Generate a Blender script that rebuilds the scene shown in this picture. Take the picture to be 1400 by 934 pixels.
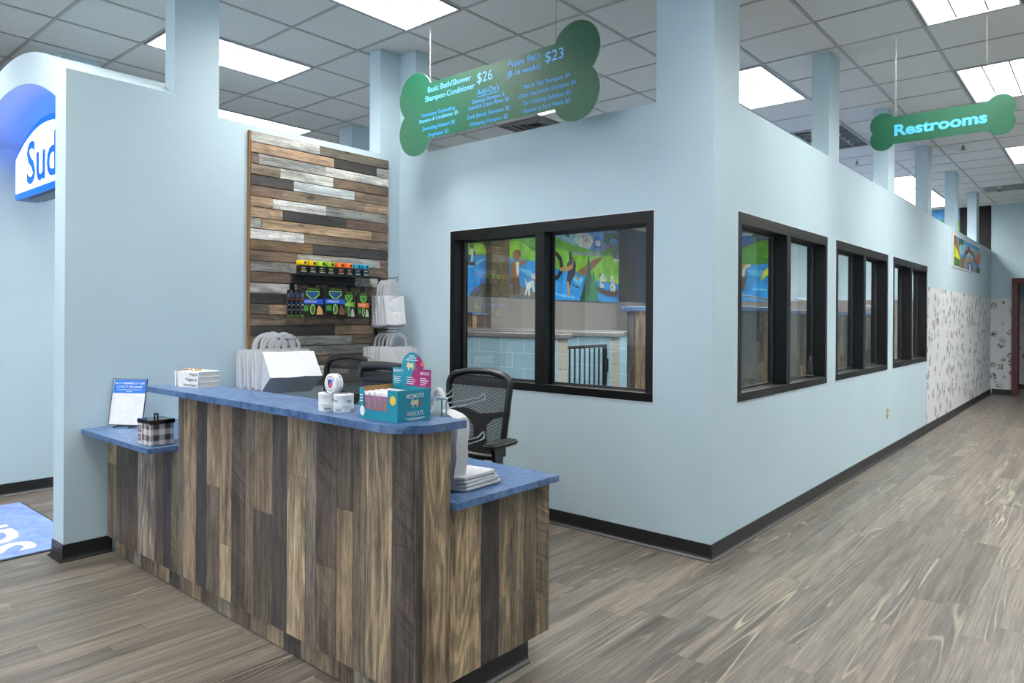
import bpy, bmesh, math, random
from mathutils import Vector, Matrix
random.seed(7)
for o in list(bpy.data.objects): bpy.data.objects.remove(o)
SC=bpy.context.scene; COL=SC.collection
# ------------------------------------------------ camera
YAW,ROLL=math.radians(40.53),math.radians(0.333)
FWD=Vector((-math.sin(YAW),math.cos(YAW),0)); RT=Vector((math.cos(YAW),math.sin(YAW),0)); UP=Vector((0,0,1))
cr=math.cos(ROLL)*RT+math.sin(ROLL)*UP; cu=-math.sin(ROLL)*RT+math.cos(ROLL)*UP
cd=bpy.data.cameras.new('camera'); cam=bpy.data.objects.new('camera',cd); COL.objects.link(cam)
cd.sensor_width=36; cd.lens=957/1400*36; cd.shift_x=-2/1400; cd.shift_y=-33.6/1400; cd.clip_start=.05; cd.clip_end=100
cam.matrix_world=Matrix(((cr.x,cu.x,-FWD.x,0),(cr.y,cu.y,-FWD.y,0),(cr.z,cu.z,-FWD.z,1.45),(0,0,0,1)))
SC.camera=cam
def to_px(x,y,z):
    v=Vector((x,y,z-1.45)); d=v.dot(FWD)
    return (702+957*v.dot(cr)/d, 433.4-957*v.dot(cu)/d, d) if d>.05 else (0,0,d)
# ------------------------------------------------ world, exposure
W=bpy.data.worlds.new('world'); SC.world=W; W.use_nodes=True
bg=W.node_tree.nodes['Background']; bg.inputs[0].default_value=(.74,.86,1,1); bg.inputs[1].default_value=WORLD_STRENGTH=2.3
LAMP=42.0
SC.view_settings.view_transform='Standard'; SC.view_settings.look='None'; SC.view_settings.exposure=0.0; SC.view_settings.gamma=1; SC.view_settings.use_curve_mapping=False
# ------------------------------------------------ helpers
def S(r,g,b):
    f=lambda c:(c/255/12.92 if c<=10 else ((c/255+.055)/1.055)**2.4)
    return (f(r),f(g),f(b),1)
def tag(o,label=None,cat=None,group=None,kind=None):
    if label: o['label']=label
    if cat: o['category']=cat
    if group: o['group']=group
    if kind: o['kind']=kind
    return o
def thing(name,label,cat,loc=(0,0,0),rotz=0,group=None):
    o=bpy.data.objects.new(name,None); o.empty_display_size=.1; COL.objects.link(o); o.location=loc; o.rotation_euler=(0,0,rotz)
    return tag(o,label,cat,group)
def obj(name,bm,m,parent=None,loc=None,rot=None,smooth=False,world=False,label=None):
    me=bpy.data.meshes.new(name)
    if isinstance(bm,bpy.types.Mesh): me=bm
    else:
        if world and parent is not None: bmesh.ops.translate(bm,verts=bm.verts,vec=-Vector(parent.location))
        bm.to_mesh(me); bm.free()
    if m is not None and not me.materials:
        for k in (m if isinstance(m,(list,tuple)) else [m]): me.materials.append(k)
    if smooth:
        for p in me.polygons: p.use_smooth=True
        try: me.set_sharp_from_angle(angle=math.radians(40))
        except Exception: pass
    o=bpy.data.objects.new(name,me); COL.objects.link(o)
    if parent is not None: o.parent=parent
    if loc: o.location=loc
    if rot: o.rotation_euler=rot
    if label: o['label']=label
    if name in('fine_print','ring_print'): o['kind']='stuff'
    return o
def struct(name,bm,m,**k):
    o=obj(name,bm,m,**k); o['kind']='structure'; return o
def NB(): return bmesh.new()
def box(bm,x0,x1,y0,y1,z0,z1,bev=0,mi=0,seg=1):
    vs=[bm.verts.new((x,y,z)) for x in(x0,x1) for y in(y0,y1) for z in(z0,z1)]
    fs=[bm.faces.new([vs[i] for i in f]) for f in ((0,1,3,2),(4,6,7,5),(0,4,5,1),(2,3,7,6),(0,2,6,4),(1,5,7,3))]
    for f in fs: f.material_index=mi
    if bev>0:
        es=list({e for f in fs for e in f.edges}); r=bmesh.ops.bevel(bm,geom=es,offset=bev,segments=seg,affect='EDGES',profile=.5)
        for f in r['faces']: f.material_index=mi
    return bm
def bx(*a,**k): return box(NB(),*a,**k)
def cbox(bm,c,s,bev=0,mi=0,seg=1): return box(bm,c[0]-s[0]/2,c[0]+s[0]/2,c[1]-s[1]/2,c[1]+s[1]/2,c[2]-s[2]/2,c[2]+s[2]/2,bev,mi,seg)
def prism(bm,pts,f0,f1,mi=0,side=None):
    """pts 2D, f0/f1 map (u,v) to 3D at the two ends"""
    a=[bm.verts.new(f0(*p)) for p in pts]; b=[bm.verts.new(f1(*p)) for p in pts]; n=len(pts)
    fa=bm.faces.new(a); fb=bm.faces.new(b[::-1]); fa.material_index=mi; fb.material_index=mi
    for i in range(n):
        f=bm.faces.new((a[i],b[i],b[(i+1)%n],a[(i+1)%n])); f.material_index=mi if side is None else side
    bmesh.ops.recalc_face_normals(bm,faces=bm.faces)
    return bm
def prXZ(bm,pts,y0,y1,**k): return prism(bm,pts,lambda u,v:(u,y0,v),lambda u,v:(u,y1,v),**k)
def prXY(bm,pts,z0,z1,**k): return prism(bm,pts,lambda u,v:(u,v,z0),lambda u,v:(u,v,z1),**k)
def prYZ(bm,pts,x0,x1,**k): return prism(bm,pts,lambda u,v:(x0,u,v),lambda u,v:(x1,u,v),**k)
def tube(bm,pts,r,seg=8,closed=False,mi=0,flat=1.0,ref=None):
    pts=[Vector(p) for p in pts]; n=len(pts); rings=[]
    rs=r if isinstance(r,(list,tuple)) else [r]*n
    prev=None
    for i,p in enumerate(pts):
        t=(pts[(i+1)%n]-pts[i-1]) if closed else (pts[min(i+1,n-1)]-pts[max(i-1,0)])
        t.normalize()
        if prev is None and ref is not None: a=(Vector(ref)-t*t.dot(Vector(ref))).normalized()
        elif prev is None: a=t.cross(Vector((0,0,1)) if abs(t.z)<.9 else Vector((1,0,0))).normalized()
        else: a=(prev-t*prev.dot(t)).normalized()
        prev=a; b=t.cross(a)
        rings.append([bm.verts.new(p+rs[i]*(math.cos(2*math.pi*k/seg)*a+flat*math.sin(2*math.pi*k/seg)*b)) for k in range(seg)])
    for i in range(n if closed else n-1):
        A,B=rings[i],rings[(i+1)%n]
        for k in range(seg):
            f=bm.faces.new((A[k],A[(k+1)%seg],B[(k+1)%seg],B[k])); f.material_index=mi
    if not closed:
        bm.faces.new(rings[0][::-1]).material_index=mi; bm.faces.new(rings[-1]).material_index=mi
    return bm
def lathe(bm,prof,c=(0,0,0),seg=32,mi=0):
    rings=[]
    for r,z in prof:
        rings.append([bm.verts.new((c[0]+r*math.cos(2*math.pi*k/seg),c[1]+r*math.sin(2*math.pi*k/seg),c[2]+z)) for k in range(seg)])
    for A,B in zip(rings,rings[1:]):
        for k in range(seg): bm.faces.new((A[k],A[(k+1)%seg],B[(k+1)%seg],B[k])).material_index=mi
    bm.faces.new(rings[0][::-1]).material_index=mi; bm.faces.new(rings[-1]).material_index=mi
    return bm
def smooth_path(pts,n=6):
    pts=[Vector(p) for p in pts]; out=[]
    P=[pts[0]]+pts+[pts[-1]]
    for i in range(1,len(P)-2):
        for k in range(n):
            t=k/n; a,b,c,d=P[i-1],P[i],P[i+1],P[i+2]
            out.append(.5*((2*b)+(c-a)*t+(2*a-5*b+4*c-d)*t*t+(3*b-a-3*c+d)*t**3))
    out.append(pts[-1]); return out
def arc(cx,cy,r,a0,a1,n):
    return [(cx+r*math.cos(math.radians(a0+(a1-a0)*i/n)),cy+r*math.sin(math.radians(a0+(a1-a0)*i/n))) for i in range(n+1)]
# ------------------------------------------------ materials
class G:
    def __init__(s,name):
        s.m=bpy.data.materials.new(name); s.m.use_nodes=True; s.t=s.m.node_tree; s.b=s.t.nodes['Principled BSDF']
    def n(s,ty,**k):
        x=s.t.nodes.new(ty)
        for a,b in k.items(): setattr(x,a,b)
        return x
    def set(s,sock,v):
        if isinstance(v,bpy.types.NodeSocket): s.t.links.new(v,sock)
        else: sock.default_value=v
    def m_(s,op,a,b=0,c=None):
        x=s.n('ShaderNodeMath',operation=op); s.set(x.inputs[0],a); s.set(x.inputs[1],b)
        if c is not None: s.set(x.inputs[2],c)
        return x.outputs[0]
    def comb(s,x,y,z):
        q=s.n('ShaderNodeCombineXYZ'); s.set(q.inputs[0],x); s.set(q.inputs[1],y); s.set(q.inputs[2],z); return q.outputs[0]
    def pos(s):
        g=s.n('ShaderNodeNewGeometry'); q=s.n('ShaderNodeSeparateXYZ'); s.t.links.new(g.outputs['Position'],q.inputs[0]); return q.outputs
    def attr(s,name):
        a=s.n('ShaderNodeAttribute'); a.attribute_name=name; return a
    def noise(s,vec,scale=1,detail=2,rough=.5,dist=0):
        x=s.n('ShaderNodeTexNoise'); s.set(x.inputs['Vector'],vec); x.inputs['Scale'].default_value=scale; x.inputs['Detail'].default_value=detail; x.inputs['Roughness'].default_value=rough; x.inputs['Distortion'].default_value=dist
        return x.outputs['Fac']
    def ramp(s,f,stops):
        x=s.n('ShaderNodeMapRange'); s.set(x.inputs[0],f); x.inputs[1].default_value=stops[0]; x.inputs[2].default_value=stops[1]; x.inputs[3].default_value=stops[2]; x.inputs[4].default_value=stops[3]; return x.outputs[0]
    def mix(s,f,a,b,mode='MIX'):
        x=s.n('ShaderNodeMix',data_type='RGBA',blend_type=mode); s.set(x.inputs[0],f); s.set(x.inputs[6],a); s.set(x.inputs[7],b); return x.outputs[2]
    def bump(s,h,st=.2,d=.002):
        x=s.n('ShaderNodeBump'); x.inputs['Strength'].default_value=st; x.inputs['Distance'].default_value=d; s.set(x.inputs['Height'],h); s.t.links.new(x.outputs[0],s.b.inputs['Normal'])
_M={}
def M(name,col,rough=.6,metal=0,spec=.5,vary=.06,sc=30,emit=None,es=0,bump=0,bsc=200,coat=0):
    if name in _M: return _M[name]
    g=G(name); b=g.b; b.inputs['Roughness'].default_value=rough; b.inputs['Metallic'].default_value=metal; b.inputs['Specular IOR Level'].default_value=spec
    if coat: b.inputs['Coat Weight'].default_value=coat
    tc=g.n('ShaderNodeTexCoord')
    if vary:
        f=g.noise(tc.outputs['Object'],sc,3); f=g.ramp(f,(.3,.7,1-vary,1+vary)); g.set(b.inputs['Base Color'],g.mix(1,col,g.comb(f,f,f),'MULTIPLY'))
    else: b.inputs['Base Color'].default_value=col
    if bump: g.bump(g.noise(tc.outputs['Object'],bsc,3),bump,.001)
    if emit: b.inputs['Emission Color'].default_value=emit; b.inputs['Emission Strength'].default_value=es
    _M[name]=g.m; return g.m
def wood(name,mode,rough=.55,dark=.30,light=1.6,ringK=26):
    g=G(name); p=g.pos(); tint=g.attr('tint').outputs['Color']; pr=g.n('ShaderNodeSeparateXYZ'); g.t.links.new(g.attr('prm').outputs['Vector'],pr.inputs[0])
    if mode=='Z': ac=g.m_('ADD',p[0],p[1]); al=p[2]
    elif mode=='slat': ac=p[2]; al=p[1]
    elif mode=='XZ': ac=p[2]; al=p[0]
    else: ac=p[0]; al=p[1]
    sd=g.m_('MULTIPLY',pr.outputs[0],53.0)
    def v(a,l): return g.comb(g.m_('MULTIPLY',ac,a),g.m_('MULTIPLY',al,l),sd)
    warp=g.noise(v(8,2),1,2)
    streak=g.noise(v(38,2.0) if mode!='floor' else v(30,.8),1,4,.6,.4); fine=g.noise(v(260,9) if mode!='floor' else v(230,4),1,3,.6); blot=g.noise(v(9,3.2) if mode!='floor' else v(12,1.1),1,3,.6,.3)
    rn=g.noise(v(5.5,.9) if mode!='floor' else v(9,.42),1,1.5,.4,.1); fr=g.m_('FRACT',g.m_('MULTIPLY',rn,ringK)); ring=g.m_('ABSOLUTE',g.m_('SUBTRACT',fr,.5)); ring=g.ramp(ring,(.2,.34,0,1) if mode!='floor' else (.36,.47,0,1))
    diag=g.m_('ADD',g.m_('MULTIPLY',al,1.0),g.m_('MULTIPLY',ac,.55)); saw=g.noise(g.comb(g.m_('MULTIPLY',diag,95),g.m_('MULTIPLY',ac,3),sd),1,2,.6)
    blot2=g.noise(v(5,2.2),1,2,.5,.4); sawm=g.m_('MULTIPLY',g.ramp(blot2,(.36,.55,.15,1)),pr.outputs[2])
    d1=g.ramp(streak,(.42,.66,0,.75)); 
    c=g.mix(d1,tint,g.mix(1,tint,(dark,dark*.98,dark*.98,1),'MULTIPLY'))
    c=g.mix(g.ramp(blot,(.48,.68,0,.8)),c,g.mix(1,c,(.42,.41,.42,1),'MULTIPLY'))
    c=g.mix(g.ramp(blot,(.42,.28,0,.55)),c,g.mix(1,c,(light,light,light,1),'MULTIPLY'))
    c=g.mix(g.m_('MULTIPLY',ring,g.m_('MULTIPLY',pr.outputs[1],.75)),c,g.mix(1,c,(light*1.12,light*1.08,light*.98,1),'MULTIPLY'))
    c=g.mix(g.m_('MULTIPLY',g.ramp(saw,(.45,.6,0,.8)),sawm),c,g.mix(1,c,(.38,.37,.38,1),'MULTIPLY'))
    ff=g.ramp(fine,(.3,.7,.55,1.4)); c=g.mix(1,c,g.comb(ff,ff,ff),'MULTIPLY')
    if mode=='floor': c=g.mix(g.m_('MULTIPLY',g.m_('MULTIPLY',ring,g.ramp(blot,(.46,.62,0,1))),g.m_('MULTIPLY',pr.outputs[1],.62)),c,S(186,176,156))
    ck=g.noise(v(150,3.2),1,3,.65,.5); c=g.mix(g.ramp(ck,(.56,.66,0,.75 if mode!='floor' else .4)),c,g.mix(1,c,(.3,.28,.27,1),'MULTIPLY'))
    ck2=g.noise(v(90,16),1,4,.75); c=g.mix(g.ramp(ck2,(.52,.66,0,.6 if mode!='floor' else 0)),c,g.mix(1,c,(.45,.43,.42,1),'MULTIPLY'))
    # knots
    vo=g.n('ShaderNodeTexVoronoi'); g.set(vo.inputs['Vector'],v(6,2.4)); vo.inputs['Scale'].default_value=1; k=g.ramp(vo.outputs['Distance'],(.05,.11,.8 if mode!='floor' else 0,0))
    c=g.mix(k,c,S(38,30,26))
    g.set(g.b.inputs['Base Color'],c); g.b.inputs['Roughness'].default_value=rough
    g.bump(g.m_('ADD',fine,g.m_('MULTIPLY',streak,.8)),.25,.0015)
    _M[name]=g.m; return g.m
def plank_mesh(bm,tint,prm):
    """stamp a bmesh with the tint / prm colour attributes its wood material reads"""
    me=bpy.data.meshes.new('plank'); bm.to_mesh(me); bm.free(); stamp(me,[tint]*len(me.vertices),[prm]*len(me.vertices)); return me
def stamp(me,tints,prms):
    a=me.attributes.new('tint','FLOAT_COLOR','POINT'); b=me.attributes.new('prm','FLOAT_VECTOR','POINT')
    for i in range(len(me.vertices)): a.data[i].color=tints[i]; b.data[i].vector=prms[i]
def mulc(c,k,j=0.0):
    return (c[0]*k*(1+random.uniform(-j,j)),c[1]*k,c[2]*k*(1+random.uniform(-j,j)),1)
W_DESK=wood('reclaimed_desk_wood','Z',dark=.26,ringK=15); W_SLAT=wood('slat_wood','slat',dark=.4,light=1.35,ringK=12); W_FLOOR=wood('floor_vinyl','floor',rough=.38,dark=.40,light=1.3,ringK=11)
# wall paint
def paint(name,col,rough=.7):
    g=G(name); tc=g.n('ShaderNodeNewGeometry'); n=g.noise(tc.outputs['Position'],1.3,3); f=g.ramp(n,(.3,.7,.97,1.03))
    g.set(g.b.inputs['Base Color'],g.mix(1,col,g.comb(f,f,f),'MULTIPLY')); g.b.inputs['Roughness'].default_value=rough; g.b.inputs['Specular IOR Level'].default_value=.3
    g.bump(g.noise(tc.outputs['Position'],160,2),.06,.001); _M[name]=g.m; return g.m
P_WALL=paint('light_blue_wall_paint',S(181,202,212)); P_GREY=paint('grey_wall_paint',S(128,124,122)); P_BLACK=paint('black_wall_paint',S(20,20,22)); P_MURALBASE=paint('mural_sky_paint',S(110,150,170))
g=G('countertop_laminate'); tc=g.n('ShaderNodeNewGeometry'); a=g.noise(tc.outputs['Position'],14,5,.6,1.2); b_=g.noise(tc.outputs['Position'],55,3,.6,.6)
c=g.mix(g.ramp(a,(.36,.64,0,1)),S(36,64,104),S(92,122,160)); c=g.mix(g.ramp(b_,(.35,.65,0,.3)),c,S(66,98,150)); g.set(g.b.inputs['Base Color'],c); g.b.inputs['Roughness'].default_value=.34; P_LAM=g.m; _M['lam']=g.m
g=G('ceiling_tile'); tc=g.n('ShaderNodeNewGeometry'); a=g.noise(tc.outputs['Position'],140,4,.7); g.set(g.b.inputs['Base Color'],g.mix(g.ramp(a,(.35,.6,0,1)),S(205,206,207),S(226,226,225))); g.b.inputs['Roughness'].default_value=.9; g.bump(a,.25,.002); P_TILE=g.m
M_GRID=M('grid_metal',S(170,172,172),.5); M_RUB=M('black_rubber_base',S(22,23,25),.42,bump=.1); M_FRAME=M('black_window_frame',S(9,9,10),.4,spec=.3)
M_BLK=M('black_plastic',S(15,15,16),.38); M_CHROME=M('chrome',S(215,218,222),.12,1,vary=0); M_WHITE=M('white_card',S(226,226,228),.55); M_WHT2=M('white_trim',S(225,225,225),.6)
M_SEAL=M('white_sealant',S(215,222,228),.6)
g=G('window_glass'); g.t.nodes.remove(g.b); out=g.t.nodes['Material Output']; tr=g.n('ShaderNodeBsdfTransparent'); tr.inputs[0].default_value=(.96,.98,.98,1); gl=g.n('ShaderNodeBsdfGlossy'); gl.inputs['Roughness'].default_value=0.0; fr=g.n('ShaderNodeFresnel'); fr.inputs[0].default_value=1.5
nz=g.m_('MULTIPLY',fr.outputs[0],.3); mx=g.n('ShaderNodeMixShader'); g.t.links.new(nz,mx.inputs[0]); g.t.links.new(tr.outputs[0],mx.inputs[1]); g.t.links.new(gl.outputs[0],mx.inputs[2]); g.t.links.new(mx.outputs[0],out.inputs[0]); P_GLASS=g.m
# wallpaper: small dark doodles on off-white
g=G('dog_doodle_wallpaper'); p=g.pos(); vec=g.comb(g.m_('ADD',p[0],p[1]),p[2],0)
vo=g.n('ShaderNodeTexVoronoi'); vo.inputs['Scale'].default_value=6.0; vo.inputs['Randomness'].default_value=.75; g.set(vo.inputs['Vector'],vec)
n1=g.noise(vec,27,3,.6,1.2); n2=g.noise(vec,5,1)
ink=g.m_('MULTIPLY',g.m_('LESS_THAN',vo.outputs['Distance'],.42),g.m_('GREATER_THAN',n1,.485)); ink=g.m_('MULTIPLY',ink,g.ramp(n2,(.35,.6,.35,1)))
g.set(g.b.inputs['Base Color'],g.mix(ink,S(212,213,216),S(48,50,54))); g.b.inputs['Roughness'].default_value=.6; P_PAPER=g.m
def text(name,s,m,parent,width=None,height=.05,plane='XZ',pos=(0,0,0),align='L',thick=.0006,bold=0,world=True,label=None,spacing=1):
    """flat lettering fitted to a width and cap height; plane XZ faces -Y, YZ faces +X, XY faces up"""
    cu_=bpy.data.curves.new('text','FONT'); cu_.body=s; cu_.size=1; cu_.extrude=.0; cu_.offset=bold; cu_.resolution_u=3; cu_.space_character=spacing
    t=bpy.data.objects.new('text',cu_); COL.objects.link(t); bpy.context.view_layer.update()
    me=bpy.data.meshes.new_from_object(t.evaluated_get(bpy.context.evaluated_depsgraph_get())); bpy.data.objects.remove(t); bpy.data.curves.remove(cu_)
    bm=bmesh.new(); bm.from_mesh(me); bpy.data.meshes.remove(me)
    xs=[v.co.x for v in bm.verts]; x0,x1=min(xs),max(xs); sy=height/.72; sx=sy if width is None else width/(x1-x0)
    off={'L':x0,'C':(x0+x1)/2,'R':x1}[align]; P=Vector(pos)
    for v in bm.verts:
        a,b=(v.co.x-off)*sx,v.co.y*sy
        v.co=P+Vector({'XZ':(a,-thick,b),'YZ':(thick,a,b),'XY':(a,b,thick),'YX':(-b,a,thick)}[plane])
    bmesh.ops.recalc_face_normals(bm,faces=bm.faces)
    want={'XZ':Vector((0,-1,0)),'YZ':Vector((1,0,0)),'XY':Vector((0,0,1)),'YX':Vector((0,0,1))}[plane]
    for f in bm.faces: f.material_index=0
    bmesh.ops.reverse_faces(bm,faces=[f for f in bm.faces if f.normal.dot(want)<0])
    return obj(name,bm,m,parent,world=world,label=label)
BONE_TEXT=[('Basic Bath/Shower',-4.0,3.168,0.458,0.043),('Shampoo-Conditioner',-4.031,3.101,0.529,0.043),('$26',-3.481,3.13,0.152,0.074),("Add-On's",-3.48,3.041,0.214,0.043),('Oatmeal Shampoo &',-3.531,2.989,0.317,0.029),('Anti-Itch Cream Rinse: $3',-3.567,2.949,0.393,0.029),('Dark Beauty Shampoo: $2',-3.573,2.885,0.405,0.029),('Whitening Shampoo: $2',-3.553,2.829,0.367,0.029),('Furminator Deshedding',-4.068,2.988,0.365,0.028),('Shampoo & Conditioner: $5',-4.097,2.947,0.426,0.028),('Dematting Solution: $3',-4.057,2.883,0.352,0.028),('Degreaser: $3',-3.991,2.827,0.22,0.028),('Puppy Bath',-3.185,3.176,0.282,0.043),('(8-16 weeks)',-3.191,3.107,0.293,0.043),('$23',-2.859,3.134,0.151,0.072),('Flea & Tick Shampoo: $4',-3.043,2.997,0.389,0.03),('Odor Neutralizer Shampoo: $4',-3.085,2.942,0.475,0.03),('Ear Cleaning Solution: $5',-3.042,2.887,0.392,0.03),('Blueberry Face Wash: $3',-3.042,2.833,0.389,0.03),]
REST=(-1.303,2.888,0.608,0.083)
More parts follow.
